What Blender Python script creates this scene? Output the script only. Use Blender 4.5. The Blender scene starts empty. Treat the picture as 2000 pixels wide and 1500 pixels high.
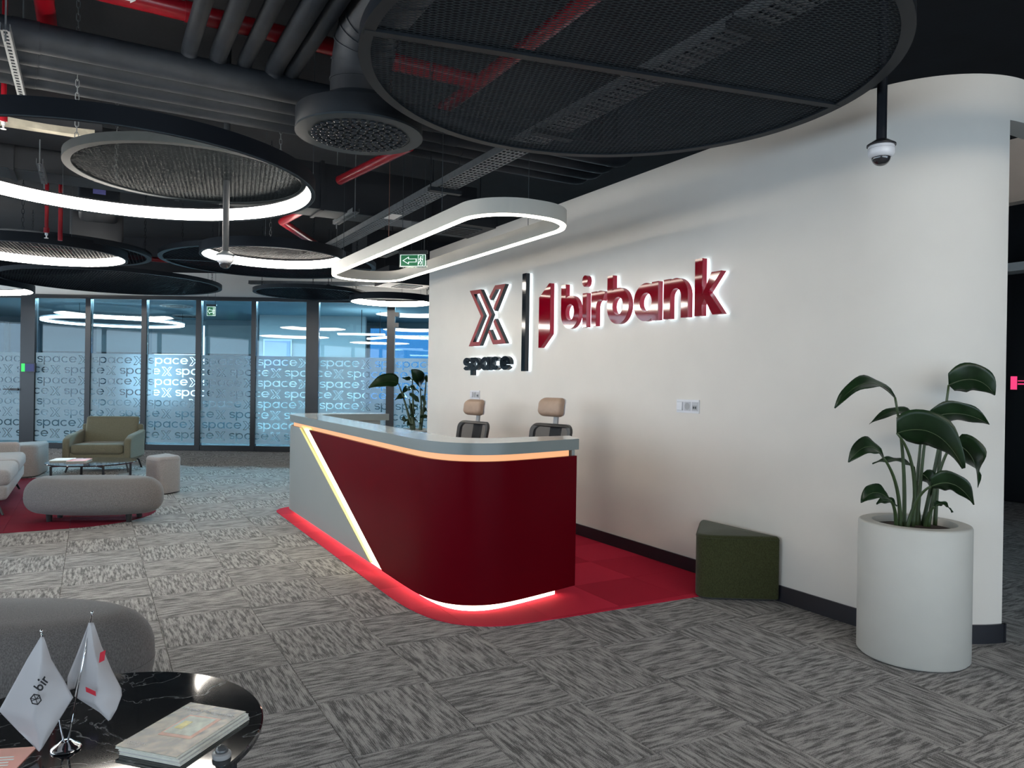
import bpy, bmesh, math, random
from mathutils import Vector, Matrix
from mathutils.geometry import tessellate_polygon
random.seed(7)
sc = bpy.context.scene
COL = sc.collection
PI = math.pi

# ------------------------------------------------------------------ camera
FPX, ROLL, HCY, EYE = 1437.0, 0.0155, 747.0, 1.374
A_ = math.atan(822.0 / FPX)
PIT = -(HCY - 750.0) / FPX
FW = Vector((math.sin(A_) * math.cos(PIT), math.cos(A_) * math.cos(PIT), -math.sin(PIT)))
RT = Vector((math.cos(A_), -math.sin(A_), 0))
UPV = RT.cross(FW)
IX = RT * math.cos(ROLL) + UPV * math.sin(ROLL)
IU = UPV * math.cos(ROLL) - RT * math.sin(ROLL)
EYEP = Vector((0, 0, EYE))
cam = bpy.data.cameras.new('camera')
cam.sensor_fit = 'HORIZONTAL'; cam.sensor_width = 36.0
cam.lens = 36.0 * FPX / 2000.0
cam.clip_start = 0.05; cam.clip_end = 200
camo = bpy.data.objects.new('camera', cam); COL.objects.link(camo)
camo.matrix_world = Matrix(((IX.x, IU.x, -FW.x, 0), (IX.y, IU.y, -FW.y, 0), (IX.z, IU.z, -FW.z, EYE), (0, 0, 0, 1)))
sc.camera = camo

# ------------------------------------------------------------------ world, exposure
w = bpy.data.worlds.new('sky'); sc.world = w; w.use_nodes = True
bg = w.node_tree.nodes['Background']
bg.inputs[0].default_value = (0.66, 0.82, 0.98, 1); bg.inputs[1].default_value = 2.3
sc.view_settings.view_transform = 'Standard'; sc.view_settings.look = 'None'
sc.view_settings.exposure = 1.0; sc.view_settings.gamma = 1.0
sc.view_settings.use_curve_mapping = False
sc.cycles.max_bounces = 6; sc.cycles.diffuse_bounces = 3; sc.cycles.glossy_bounces = 2
sc.cycles.transmission_bounces = 6; sc.cycles.transparent_max_bounces = 12
sc.cycles.sample_clamp_indirect = 5.0; sc.cycles.adaptive_threshold = 0.05
sc.cycles.caustics_reflective = False; sc.cycles.caustics_refractive = False

def portal(loc, rot, sx, sy):
    l = bpy.data.lights.new('window_daylight', 'AREA'); l.shape = 'RECTANGLE'; l.size = sx; l.size_y = sy
    l.cycles.is_portal = True
    o = bpy.data.objects.new('window_daylight', l); COL.objects.link(o)
    o.location = loc; o.rotation_euler = rot
    return o
portal((1.8, 19.4, 1.5), (PI / 2, 0, PI - A_), 16.0, 2.4)
# daylight portals filling the facade windows beside and behind the viewer
portal((-7.45, 6.8, 1.5), (0, -PI / 2, 0), 2.5, 20.0)
portal((1.5, -4.95, 1.5), (-PI / 2, 0, PI), 11.0, 2.5)

# ------------------------------------------------------------------ helpers
def px(x, y, D):
    """photo pixel at a given viewing depth -> point in the room"""
    return EYEP + (FW + IX * ((x - 1000) / FPX) - IU * ((y - 750) / FPX)) * D
def pz(x, y, z):
    d = FW + IX * ((x - 1000) / FPX) - IU * ((y - 750) / FPX)
    return EYEP + d * ((z - EYE) / d.z)
F2 = Vector((math.sin(A_), math.cos(A_)))
R2 = Vector((math.cos(A_), -math.sin(A_)))
def ld(l, d, z=0.0):
    """lateral / depth floor frame (the glass partition stands square to it)"""
    p = R2 * l + F2 * d
    return Vector((p.x, p.y, z))

class MB:
    def __init__(s): s.v = []; s.f = []; s.m = []
    def add(s, vs, fs, mi=0):
        o = len(s.v); s.v += [tuple(q) for q in vs]
        for f in fs: s.f.append(tuple(i + o for i in f)); s.m.append(mi)
        return s
    def box(s, a, b, mi=0):
        x0, y0, z0 = a; x1, y1, z1 = b
        return s.add([(x0,y0,z0),(x1,y0,z0),(x1,y1,z0),(x0,y1,z0),(x0,y0,z1),(x1,y0,z1),(x1,y1,z1),(x0,y1,z1)],
                     [(3,2,1,0),(4,5,6,7),(0,1,5,4),(1,2,6,5),(2,3,7,6),(3,0,4,7)], mi)
    def obox(s, c, ax, ay, az, mi=0):
        """oriented box: centre and three half axes"""
        c = Vector(c); vs = []
        for k in ((-1,-1,-1),(1,-1,-1),(1,1,-1),(-1,1,-1),(-1,-1,1),(1,-1,1),(1,1,1),(-1,1,1)):
            vs.append(c + Vector(ax)*k[0] + Vector(ay)*k[1] + Vector(az)*k[2])
        return s.add(vs, [(3,2,1,0),(4,5,6,7),(0,1,5,4),(1,2,6,5),(2,3,7,6),(3,0,4,7)], mi)
    def loft(s, rings, closed=True, caps=True, loop=False, mi=0):
        n = len(rings[0]); o = len(s.v)
        for r in rings: s.v += [tuple(q) for q in r]
        m = len(rings); e = n if closed else n - 1
        for i in range(m if loop else m - 1):
            j = (i + 1) % m
            for k in range(e):
                k2 = (k + 1) % n
                s.f.append((o+i*n+k, o+i*n+k2, o+j*n+k2, o+j*n+k)); s.m.append(mi)
        if caps and closed and not loop:
            s.f.append(tuple(o+k for k in range(n))[::-1]); s.m.append(mi)
            s.f.append(tuple(o+(m-1)*n+k for k in range(n))); s.m.append(mi)
        return s
    def tube(s, path, r, n=10, closed=False, caps=True, mi=0):
        P = [Vector(q) for q in path]; m = len(P)
        rr = r if isinstance(r, (list, tuple)) else [r]*m
        T = []
        for i in range(m):
            if closed: t = P[(i+1) % m] - P[i-1]
            else: t = P[min(i+1, m-1)] - P[max(i-1, 0)]
            T.append(t.normalized())
        u = T[0].orthogonal().normalized(); rings = []
        for i in range(m):
            u = (u - T[i]*u.dot(T[i])).normalized(); b = T[i].cross(u)
            rings.append([P[i] + (u*math.cos(2*PI*k/n) + b*math.sin(2*PI*k/n))*rr[i] for k in range(n)])
        return s.loft(rings, True, caps, closed, mi)
    def lathe(s, prof, c=(0,0,0), n=32, loop=False, caps=True, mi=0):
        c = Vector(c)
        rings = [[c + Vector((r*math.cos(2*PI*k/n), r*math.sin(2*PI*k/n), z)) for k in range(n)] for r, z in prof]
        return s.loft(rings, True, caps, loop, mi)
    def ring(s, c, r0, r1, z0, z1, n=96, mi=0):
        return s.lathe([(r0,z0),(r1,z0),(r1,z1),(r0,z1)], (c[0],c[1],0), n, loop=True, mi=mi)
    def prism(s, contours, w0, w1, fn, mi=0, sides=True):
        """even outline (+ holes) in u,v extruded from w0 to w1; fn maps (u,v,w) to xyz"""
        tri = tessellate_polygon([[Vector((p[0], p[1], 0)) for p in c] for c in contours])
        flat = [p for c in contours for p in c]; n = len(flat)
        vs = [fn(p[0], p[1], w0) for p in flat] + [fn(p[0], p[1], w1) for p in flat]
        fs = [tuple(t) for t in tri] + [tuple(i + n for i in t)[::-1] for t in tri]
        if sides:
            o = 0
            for c in contours:
                L = len(c)
                for k in range(L):
                    a, b = o+k, o+(k+1) % L
                    fs.append((a, b, b+n, a+n))
                o += L
        return s.add(vs, fs, mi)

def thing(name, loc, label, cat, group=None, rz=0.0):
    o = bpy.data.objects.new(name, None); COL.objects.link(o)
    o.empty_display_size = 0.1
    o.location = loc; o.rotation_euler = (0, 0, rz)
    tag(o, label, cat, group); return o
def tag(o, label=None, cat=None, group=None, kind=None):
    if label: o['label'] = label
    if cat: o['category'] = cat
    if group: o['group'] = group
    if kind: o['kind'] = kind
    return o
def obj(name, mb, mat, parent=None, local=False, smooth=False, label=None, kind=None, recalc=True, auto=None):
    me = bpy.data.meshes.new(name)
    off = Vector((0,0,0))
    if parent is not None and not local:
        q = parent
        while q is not None: off = off + q.location; q = q.parent
    me.from_pydata([(a-off.x, b-off.y, c-off.z) for a,b,c in mb.v], [], mb.f)
    mats = mat if isinstance(mat, (list, tuple)) else [mat]
    for m in mats: me.materials.append(m)
    if len(mats) > 1: me.polygons.foreach_set('material_index', mb.m)
    if recalc:
        bm = bmesh.new(); bm.from_mesh(me); bmesh.ops.recalc_face_normals(bm, faces=bm.faces); bm.to_mesh(me); bm.free()
    if smooth:
        me.polygons.foreach_set('use_smooth', [True]*len(me.polygons))
        if auto is not None:
            try: me.set_sharp_from_angle(angle=math.radians(auto))
            except Exception: pass
    me.update()
    o = bpy.data.objects.new(name, me); COL.objects.link(o)
    if parent is not None: o.parent = parent
    if label: o['label'] = label
    if kind: o['kind'] = kind
    return o
def copy_tree(o, loc, label=None, rz=None, parent=None):
    c = o.copy(); COL.objects.link(c); c.parent = parent
    if parent is None:
        c.location = loc
        if rz is not None: c.rotation_euler = (0, 0, rz)
        if label: c['label'] = label
    for ch in o.children: copy_tree(ch, None, None, None, c)
    return c
def struct(name, mb, mat, label=None, smooth=False, auto=None):
    o = obj(name, mb, mat, smooth=smooth, auto=auto); o['kind'] = 'structure'
    if label: o['label'] = label
    return o
def facing(fx, fy): return math.atan2(fx, -fy)

# ------------------------------------------------------------------ materials
def nodes_of(name):
    m = bpy.data.materials.new(name); m.use_nodes = True
    nt = m.node_tree; return m, nt, nt.nodes['Principled BSDF']
def mat(name, col, rough=0.5, metal=0.0, emit=None, es=0.0, coat=0.0, var=0.0, vs=8.0, bump=0.0, bs=200.0, spec=0.5, sheen=0.0, trans=0.0):
    m, nt, b = nodes_of(name)
    b.inputs['Base Color'].default_value = (*col, 1); b.inputs['Roughness'].default_value = rough
    b.inputs['Metallic'].default_value = metal; b.inputs['Specular IOR Level'].default_value = spec
    if coat: b.inputs['Coat Weight'].default_value = coat; b.inputs['Coat Roughness'].default_value = 0.04
    if sheen: b.inputs['Sheen Weight'].default_value = sheen
    if trans: b.inputs['Transmission Weight'].default_value = trans
    if emit: b.inputs['Emission Color'].default_value = (*emit, 1); b.inputs['Emission Strength'].default_value = es
    if var or bump:
        tc = nt.nodes.new('ShaderNodeTexCoord')
    if var:
        n = nt.nodes.new('ShaderNodeTexNoise'); n.inputs['Scale'].default_value = vs; n.inputs['Detail'].default_value = 6
        r = nt.nodes.new('ShaderNodeValToRGB')
        r.color_ramp.elements[0].position = 0.3; r.color_ramp.elements[1].position = 0.7
        r.color_ramp.elements[0].color = (*[c*(1-var) for c in col], 1); r.color_ramp.elements[1].color = (*[min(1, c*(1+var)) for c in col], 1)
        nt.links.new(tc.outputs['Object'], n.inputs['Vector']); nt.links.new(n.outputs['Fac'], r.inputs['Fac']); nt.links.new(r.outputs['Color'], b.inputs['Base Color'])
    if bump:
        n2 = nt.nodes.new('ShaderNodeTexNoise'); n2.inputs['Scale'].default_value = bs; n2.inputs['Detail'].default_value = 3
        bp = nt.nodes.new('ShaderNodeBump'); bp.inputs['Strength'].default_value = bump; bp.inputs['Distance'].default_value = 0.004
        nt.links.new(tc.outputs['Object'], n2.inputs['Vector']); nt.links.new(n2.outputs['Fac'], bp.inputs['Height']); nt.links.new(bp.outputs['Normal'], b.inputs['Normal'])
    return m
def emat(name, col, es, base=(0.9,0.9,0.9)):
    return mat(name, base, 0.5, emit=col, es=es)
def fabric(name, c0, c1, scale=260.0, bump=0.25):
    """woven melange: two yarn tones plus a fine weave relief"""
    m, nt, b = nodes_of(name); L = nt.links.new
    tc = nt.nodes.new('ShaderNodeTexCoord')
    n = nt.nodes.new('ShaderNodeTexNoise'); n.inputs['Scale'].default_value = scale; n.inputs['Detail'].default_value = 4
    mp = nt.nodes.new('ShaderNodeMapping'); mp.inputs['Scale'].default_value = (1, 1, 0.35)
    r = nt.nodes.new('ShaderNodeValToRGB'); r.color_ramp.elements[0].position = 0.35; r.color_ramp.elements[1].position = 0.65
    r.color_ramp.elements[0].color = (*c0, 1); r.color_ramp.elements[1].color = (*c1, 1)
    L(tc.outputs['Object'], mp.inputs['Vector']); L(mp.outputs['Vector'], n.inputs['Vector']); L(n.outputs['Fac'], r.inputs['Fac']); L(r.outputs['Color'], b.inputs['Base Color'])
    bp = nt.nodes.new('ShaderNodeBump'); bp.inputs['Strength'].default_value = bump; bp.inputs['Distance'].default_value = 0.002
    L(n.outputs['Fac'], bp.inputs['Height']); L(bp.outputs['Normal'], b.inputs['Normal'])
    b.inputs['Roughness'].default_value = 0.95; b.inputs['Specular IOR Level'].default_value = 0.15; b.inputs['Sheen Weight'].default_value = 0.15
    return m
def math_node(nt, op, a, b=None, c=None):
    n = nt.nodes.new('ShaderNodeMath'); n.operation = op
    for i, q in enumerate((a, b, c)):
        if q is None: continue
        if isinstance(q, (int, float)): n.inputs[i].default_value = q
        else: nt.links.new(q, n.inputs[i])
    return n.outputs[0]
GX, GY, TS = 0.3475, 0.10, 0.5
def carpet(name, dark, light, red=False):
    """loop-pile carpet tiles, quarter-turned in a chequer, read from room position"""
    m, nt, b = nodes_of(name); L = nt.links.new
    g = nt.nodes.new('ShaderNodeNewGeometry'); sp = nt.nodes.new('ShaderNodeSeparateXYZ'); L(g.outputs['Position'], sp.inputs[0])
    u = math_node(nt, 'DIVIDE', math_node(nt, 'SUBTRACT', sp.outputs['X'], GX), TS)
    v = math_node(nt, 'DIVIDE', math_node(nt, 'SUBTRACT', sp.outputs['Y'], GY), TS)
    cu = math_node(nt, 'FLOOR', u); cv = math_node(nt, 'FLOOR', v)
    par = math_node(nt, 'FLOORED_MODULO', math_node(nt, 'ADD', cu, cv), 2.0)
    fu = math_node(nt, 'SUBTRACT', u, cu); fv = math_node(nt, 'SUBTRACT', v, cv)
    cid = nt.nodes.new('ShaderNodeCombineXYZ'); L(cu, cid.inputs[0]); L(cv, cid.inputs[1])
    wn = nt.nodes.new('ShaderNodeTexWhiteNoise'); wn.noise_dimensions = '3D'; L(cid.outputs[0], wn.inputs['Vector'])
    # long axis a, short axis c
    a = math_node(nt, 'ADD', math_node(nt, 'MULTIPLY', fu, par), math_node(nt, 'MULTIPLY', fv, math_node(nt, 'SUBTRACT', 1.0, par)))
    c = math_node(nt, 'ADD', math_node(nt, 'MULTIPLY', fv, par), math_node(nt, 'MULTIPLY', fu, math_node(nt, 'SUBTRACT', 1.0, par)))
    off = math_node(nt, 'MULTIPLY', wn.outputs['Value'], 91.0)
    cv1 = nt.nodes.new('ShaderNodeCombineXYZ')
    L(math_node(nt, 'MULTIPLY_ADD', a, 4.2, off), cv1.inputs[0]); L(math_node(nt, 'MULTIPLY', c, 30.0), cv1.inputs[1]); L(off, cv1.inputs[2])
    n1 = nt.nodes.new('ShaderNodeTexNoise'); n1.inputs['Scale'].default_value = 1.0; n1.inputs['Detail'].default_value = 5; n1.inputs['Roughness'].default_value = 0.62
    n1.inputs['Distortion'].default_value = 0.12
    L(cv1.outputs[0], n1.inputs['Vector'])
    n2 = nt.nodes.new('ShaderNodeTexNoise'); n2.inputs['Scale'].default_value = 230.0; n2.inputs['Detail'].default_value = 3
    L(g.outputs['Position'], n2.inputs['Vector'])
    rib = math_node(nt, 'MULTIPLY', math_node(nt, 'SINE', math_node(nt, 'MULTIPLY', c, 2*PI*62)), 0.035)
    s1 = math_node(nt, 'ADD', n1.outputs['Fac'], math_node(nt, 'MULTIPLY', math_node(nt, 'SUBTRACT', n2.outputs['Fac'], 0.5), 0.45))
    s1 = math_node(nt, 'ADD', s1, rib)
    r = nt.nodes.new('ShaderNodeValToRGB'); e = r.color_ramp.elements
    if red:
        e[0].position = 0.0; e[1].position = 1.0
        s1 = math_node(nt, 'MULTIPLY_ADD', wn.outputs['Value'], 0.75, math_node(nt, 'MULTIPLY', n2.outputs['Fac'], 0.35))
    else:
        e[0].position = 0.39; e[1].position = 0.60
    e[0].color = (*dark, 1); e[1].color = (*light, 1)
    L(s1, r.inputs['Fac']); L(r.outputs['Color'], b.inputs['Base Color'])
    bp = nt.nodes.new('ShaderNodeBump'); bp.inputs['Strength'].default_value = 0.5; bp.inputs['Distance'].default_value = 0.003
    L(math_node(nt, 'ADD', s1, n2.outputs['Fac']), bp.inputs['Height']); L(bp.outputs['Normal'], b.inputs['Normal'])
    b.inputs['Roughness'].default_value = 0.95; b.inputs['Specular IOR Level'].default_value = 0.1
    return m
def glass_mat(name, tint, refl=0.06, rough=0.0):
    m = bpy.data.materials.new(name); m.use_nodes = True; nt = m.node_tree; nt.nodes.clear(); L = nt.links.new
    out = nt.nodes.new('ShaderNodeOutputMaterial'); t = nt.nodes.new('ShaderNodeBsdfTransparent'); t.inputs[0].default_value = (*tint, 1)
    gl = nt.nodes.new('ShaderNodeBsdfGlossy'); gl.inputs['Roughness'].default_value = rough
    mx = nt.nodes.new('ShaderNodeMixShader'); fr = nt.nodes.new('ShaderNodeFresnel'); fr.inputs[0].default_value = 1.45
    L(fr.outputs[0], mx.inputs[0]); L(t.outputs[0], mx.inputs[1]); L(gl.outputs[0], mx.inputs[2]); L(mx.outputs[0], out.inputs[0])
    return m
def film_mat(name):
    """frosted film: scatters what lies behind it forwards, with a milky body"""
    m = bpy.data.materials.new(name); m.use_nodes = True; nt = m.node_tree; nt.nodes.clear(); L = nt.links.new
    out = nt.nodes.new('ShaderNodeOutputMaterial')
    t = nt.nodes.new('ShaderNodeBsdfTranslucent'); t.inputs[0].default_value = (0.80, 0.95, 1.0, 1)
    d = nt.nodes.new('ShaderNodeBsdfDiffuse'); d.inputs[0].default_value = (0.66, 0.84, 0.95, 1)
    p = nt.nodes.new('ShaderNodeBsdfRefraction'); p.inputs['Color'].default_value = (0.92, 0.97, 1, 1); p.inputs['Roughness'].default_value = 0.42; p.inputs['IOR'].default_value = 1.25
    m1 = nt.nodes.new('ShaderNodeMixShader'); m1.inputs[0].default_value = 0.45
    m2 = nt.nodes.new('ShaderNodeMixShader'); m2.inputs[0].default_value = 0.20
    L(t.outputs[0], m1.inputs[1]); L(d.outputs[0], m1.inputs[2]); L(m1.outputs[0], m2.inputs[1]); L(p.outputs[0], m2.inputs[2]); L(m2.outputs[0], out.inputs[0])
    return m
def mesh_mat(name):
    m = bpy.data.materials.new(name); m.use_nodes = True; nt = m.node_tree; b = nt.nodes['Principled BSDF']; L = nt.links.new
    b.inputs['Base Color'].default_value = (0.02, 0.022, 0.026, 1); b.inputs['Roughness'].default_value = 0.8
    t = nt.nodes.new('ShaderNodeBsdfTransparent'); mx = nt.nodes.new('ShaderNodeMixShader'); mx.inputs[0].default_value = 0.22
    L(b.outputs[0], mx.inputs[1]); L(t.outputs[0], mx.inputs[2]); L(mx.outputs[0], nt.nodes['Material Output'].inputs[0])
    return m
def marble(name):
    m, nt, b = nodes_of(name); L = nt.links.new
    tc = nt.nodes.new('ShaderNodeTexCoord')
    n = nt.nodes.new('ShaderNodeTexNoise'); n.inputs['Scale'].default_value = 3.0; n.inputs['Detail'].default_value = 8; n.inputs['Distortion'].default_value = 1.4
    L(tc.outputs['Object'], n.inputs['Vector'])
    d = math_node(nt, 'ABSOLUTE', math_node(nt, 'SUBTRACT', n.outputs['Fac'], 0.5))
    r = nt.nodes.new('ShaderNodeValToRGB'); e = r.color_ramp.elements
    e[0].position = 0.0; e[0].color = (0.22, 0.23, 0.24, 1); e[1].position = 0.012; e[1].color = (0.009, 0.011, 0.014, 1)
    x = e.new(0.004); x.color = (0.05, 0.055, 0.06, 1)
    L(d, r.inputs['Fac']); L(r.outputs['Color'], b.inputs['Base Color']); b.inputs['Roughness'].default_value = 0.06
    return m

M = {}
M['wall'] = mat('warm_white_wall_paint', (0.68, 0.645, 0.59), 0.62, var=0.02, vs=3, bump=0.05, bs=90, spec=0.25)
M['white_wall'] = mat('white_paint', (0.72, 0.72, 0.70), 0.7, var=0.02, vs=2)
M['black'] = mat('black_painted_metal', (0.006, 0.0075, 0.011), 0.5, var=0.15, vs=5, spec=0.2)
M['frame'] = mat('black_aluminium_frame', (0.005, 0.006, 0.009), 0.35, var=0.1, vs=6)
M['slab'] = mat('black_painted_concrete', (0.006, 0.007, 0.010), 0.9, var=0.3, vs=3, bump=0.3, bs=30)
M['pipe'] = mat('dark_pipe_insulation', (0.015, 0.019, 0.025), 0.65, var=0.2, vs=9, bump=0.1, bs=60, spec=0.25)
M['duct'] = mat('dark_painted_duct', (0.011, 0.013, 0.017), 0.55, var=0.2, vs=4)
M['galv'] = mat('galvanised_steel', (0.14, 0.155, 0.165), 0.5, metal=0.3, var=0.15, vs=20)
M['grey_metal'] = mat('grey_powder_coat', (0.045, 0.055, 0.062), 0.5, var=0.08, vs=12, spec=0.2)
M['dark_grey'] = mat('dark_grey_powder_coat', (0.014, 0.017, 0.021), 0.5, var=0.1, vs=12, spec=0.2)
M['red_pipe'] = mat('red_gloss_pipe_paint', (0.28, 0.006, 0.014), 0.28, var=0.1, vs=9)
M['carpet'] = carpet('grey_carpet_tile', (0.120, 0.118, 0.117), (0.42, 0.408, 0.398))
M['red_carpet'] = carpet('red_carpet_tile', (0.38, 0.010, 0.030), (0.66, 0.030, 0.068), red=True)
M['shaded_red_carpet'] = carpet('shaded_red_carpet_tile', (0.10, 0.004, 0.013), (0.19, 0.009, 0.024), red=True)  # same red carpet, lounge shading put into the darker colour
M['baseboard'] = mat('black_skirting', (0.010, 0.011, 0.016), 0.4, var=0.1, vs=6)
M['lacquer_red'] = mat('dark_red_lacquer', (0.098, 0.0010, 0.005), 0.30, var=0.03, vs=2, spec=0.04)
M['lacquer_white'] = mat('pale_grey_lacquer', (0.27, 0.29, 0.28), 0.4, var=0.02, vs=3)
M['counter'] = mat('white_solid_surface', (0.55, 0.56, 0.54), 0.12, var=0.02, vs=6)
M['sign_red'] = mat('red_acrylic', (0.20, 0.0, 0.008), 0.05, var=0.03, vs=3)
M['sign_red_side'] = mat('red_acrylic_edge', (0.36, 0.008, 0.035), 0.3, var=0.05, vs=6)
M['sign_coral'] = mat('matt_red_sign_face', (0.24, 0.013, 0.013), 0.45, var=0.1, vs=2)
M['sign_black'] = mat('black_acrylic', (0.006, 0.010, 0.014), 0.08, var=0.1, vs=4)
M['sign_side'] = mat('dark_sign_return', (0.015, 0.022, 0.028), 0.35, var=0.1, vs=4)
M['halo'] = emat('sign_backlight', (0.72, 0.88, 1.0), 1.2)
M['ring_led'] = emat('cool_white_led_diffuser', (1.0, 0.93, 0.83), 17.0)
M['oval_led'] = emat('white_led_diffuser', (1.0, 0.90, 0.77), 7.0)
M['oval_body'] = mat('off_white_aluminium', (0.42, 0.41, 0.37), 0.5, var=0.03, vs=5)
M['office_led'] = emat('office_led_diffuser', (0.85, 0.95, 1.0), 5.0)
M['film_fill_led'] = emat('cool_fill_led', (0.50, 0.82, 1.0), 95.0)  # for the added strip that lights the film from behind
M['disc_grey'] = mat('mid_grey_powder_coat', (0.020, 0.025, 0.028), 0.6, var=0.08, vs=12, spec=0.08)
M['led_warm'] = emat('peach_led_strip', (1.0, 0.47, 0.22), 0.46, (0.25, 0.12, 0.07))
M['led_diag'] = emat('pale_yellow_led_tube', (1.0, 0.95, 0.66), 3.0)
M['led_floor'] = emat('warm_white_led_strip', (1.0, 0.74, 0.55), 3.6)
M['channel'] = mat('yellow_channel_tube_glow', (0.45, 0.40, 0.20), 0.5, emit=(0.9, 0.78, 0.26), es=0.32, var=0.05, vs=9)  # emission stands in for tube light falling on the channel
M['shaded_edge'] = mat('shaded_counter_edge', (0.20, 0.23, 0.225), 0.3, var=0.03, vs=6)  # edge of the white top, its shade put into the colour
M['fab_grey'] = fabric('taupe_grey_wool', (0.115, 0.108, 0.105), (0.195, 0.185, 0.18))
M['fab_light'] = fabric('pale_grey_beige_fabric', (0.24, 0.225, 0.22), (0.34, 0.32, 0.315))
M['fab_olive'] = fabric('beige_olive_fabric', (0.12, 0.115, 0.078), (0.18, 0.172, 0.12))
M['fab_green'] = fabric('moss_green_fabric', (0.030, 0.033, 0.012), (0.055, 0.06, 0.024))
M['tan'] = mat('tan_leather', (0.36, 0.245, 0.175), 0.55, var=0.06, vs=20)
M['mesh_fabric'] = mat('black_mesh_fabric', (0.028, 0.03, 0.034), 0.8, var=0.2, vs=300)
M['plastic_black'] = mat('black_plastic', (0.012, 0.012, 0.014), 0.4, var=0.1, vs=9)
M['plastic_white'] = mat('white_plastic', (0.66, 0.66, 0.68), 0.3, var=0.02, vs=9)
M['plastic_pale'] = mat('pale_grey_plastic', (0.44, 0.44, 0.46), 0.35, var=0.03, vs=9)
M['plastic_grey'] = mat('grey_plastic', (0.32, 0.32, 0.32), 0.4, var=0.05, vs=9)
M['planter'] = mat('matt_white_planter', (0.48, 0.47, 0.43), 0.55, var=0.025, vs=7, bump=0.08, bs=160)
M['soil'] = mat('dark_potting_soil', (0.028, 0.016, 0.011), 0.95, var=0.5, vs=40, bump=1.0, bs=60)
M['leaf'] = mat('dark_green_leaf', (0.009, 0.025, 0.008), 0.36, var=0.4, vs=9, spec=0.35)
M['stem'] = mat('green_stem', (0.030, 0.052, 0.016), 0.45, var=0.25, vs=14)
M['glass'] = glass_mat('clear_glass', (0.82, 0.94, 0.98))
M['solar_glass'] = glass_mat('blue_solar_glass', (0.055, 0.095, 0.12))
M['pale_glass'] = glass_mat('pale_blue_glass', (0.16, 0.30, 0.42))
M['dome'] = mat('smoked_dome', (0.02, 0.02, 0.022), 0.04, coat=0.8, var=0.1, vs=9)
M['film'] = film_mat('frosted_film')
M['marble'] = marble('black_marble')
M['nozzle'] = mat('satin_dark_nozzle', (0.035, 0.04, 0.046), 0.22, var=0.1, vs=20)
M['net'] = mesh_mat('see_through_chair_net')
M['chrome'] = mat('chrome', (0.75, 0.76, 0.78), 0.08, metal=1.0, var=0.02, vs=9)
M['flag'] = mat('white_satin_flag', (0.43, 0.42, 0.43), 0.45, var=0.03, vs=12, sheen=0.2)
M['ink_black'] = mat('black_print', (0.008, 0.008, 0.009), 0.6, var=0.1, vs=9)
M['ink_red'] = mat('red_print', (0.50, 0.012, 0.03), 0.6, var=0.06, vs=9)
M['ink_white'] = mat('white_print', (0.78, 0.78, 0.76), 0.6, var=0.02, vs=9)
M['paper'] = mat('paper_pages', (0.62, 0.61, 0.52), 0.7, var=0.08, vs=60)
M['salmon'] = mat('salmon_paper', (0.72, 0.26, 0.20), 0.5, var=0.12, vs=6)
M['blind'] = mat('grey_blue_roller_blind', (0.20, 0.24, 0.26), 0.8, var=0.04, vs=4)
M['cabinet'] = mat('teal_grey_panel', (0.09, 0.14, 0.17), 0.5, var=0.05, vs=2)
M['office_ceiling'] = mat('blue_lit_office_ceiling', (0.32, 0.50, 0.58), 0.8, var=0.02, vs=2)  # white ceiling with the office's blue ambient light put into its colour
M['exit_green'] = emat('exit_sign_green', (0.010, 0.15, 0.05), 0.3, (0.008, 0.10, 0.04))
M['exit_white'] = emat('exit_sign_white', (0.75, 1.0, 0.9), 0.6)
M['screen_blue'] = emat('panel_screen_blue', (0.012, 0.02, 0.10), 0.5, (0.01, 0.01, 0.04))
M['screen_green'] = emat('panel_screen_green', (0.03, 0.75, 0.12), 0.5, (0.02, 0.3, 0.05))
M['screen_pink'] = emat('panel_screen_pink', (1.0, 0.06, 0.22), 0.5, (0.4, 0.03, 0.08))
M['peach_wall'] = mat('peach_wall', (0.72, 0.58, 0.48), 0.7, var=0.03, vs=3)
M['sticker'] = mat('lilac_sticker', (0.20, 0.20, 0.55), 0.6, var=0.1, vs=30)
M['insul'] = mat('pale_insulation_edge', (0.50, 0.46, 0.36), 0.9, var=0.15, vs=12)
M['rust'] = mat('copper_rod', (0.22, 0.10, 0.07), 0.4, metal=0.5, var=0.1, vs=20)
# ------------------------------------------------------------------ lettering outlines (x-height = 1)
def arc(cx, cy, r, a0, a1, n=20, ry=None):
    ry = r if ry is None else ry
    return [(cx + r*math.cos(a0+(a1-a0)*i/n), cy + ry*math.sin(a0+(a1-a0)*i/n)) for i in range(n+1)]
def circle(cx, cy, r, n=32): return arc(cx, cy, r, 0, 2*PI, n)[:-1]
def stroke(path, w, closed=False):
    """constant-width band along a polyline; returns contours"""
    P = [Vector((p[0], p[1])) for p in path]; n = len(P); A = []; B = []
    for i in range(n):
        if closed: a = (P[i]-P[i-1]).normalized(); b = (P[(i+1) % n]-P[i]).normalized()
        else:
            a = (P[i]-P[max(i-1,0)]); b = (P[min(i+1,n-1)]-P[i])
            a = a.normalized() if a.length > 1e-9 else b.normalized(); b = b.normalized() if b.length > 1e-9 else a
        t = (a+b).normalized(); nn = Vector((-t.y, t.x)); c = max(0.4, nn.dot(Vector((-a.y, a.x))))
        A.append(tuple(P[i]+nn*(w/2/c))); B.append(tuple(P[i]-nn*(w/2/c)))
    if closed: return [A, B] if abs(area2(A)) > abs(area2(B)) else [B, A]
    return [A + B[::-1]]
def area2(c): return sum(c[i-1][0]*c[i][1]-c[i][0]*c[i-1][1] for i in range(len(c)))
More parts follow.
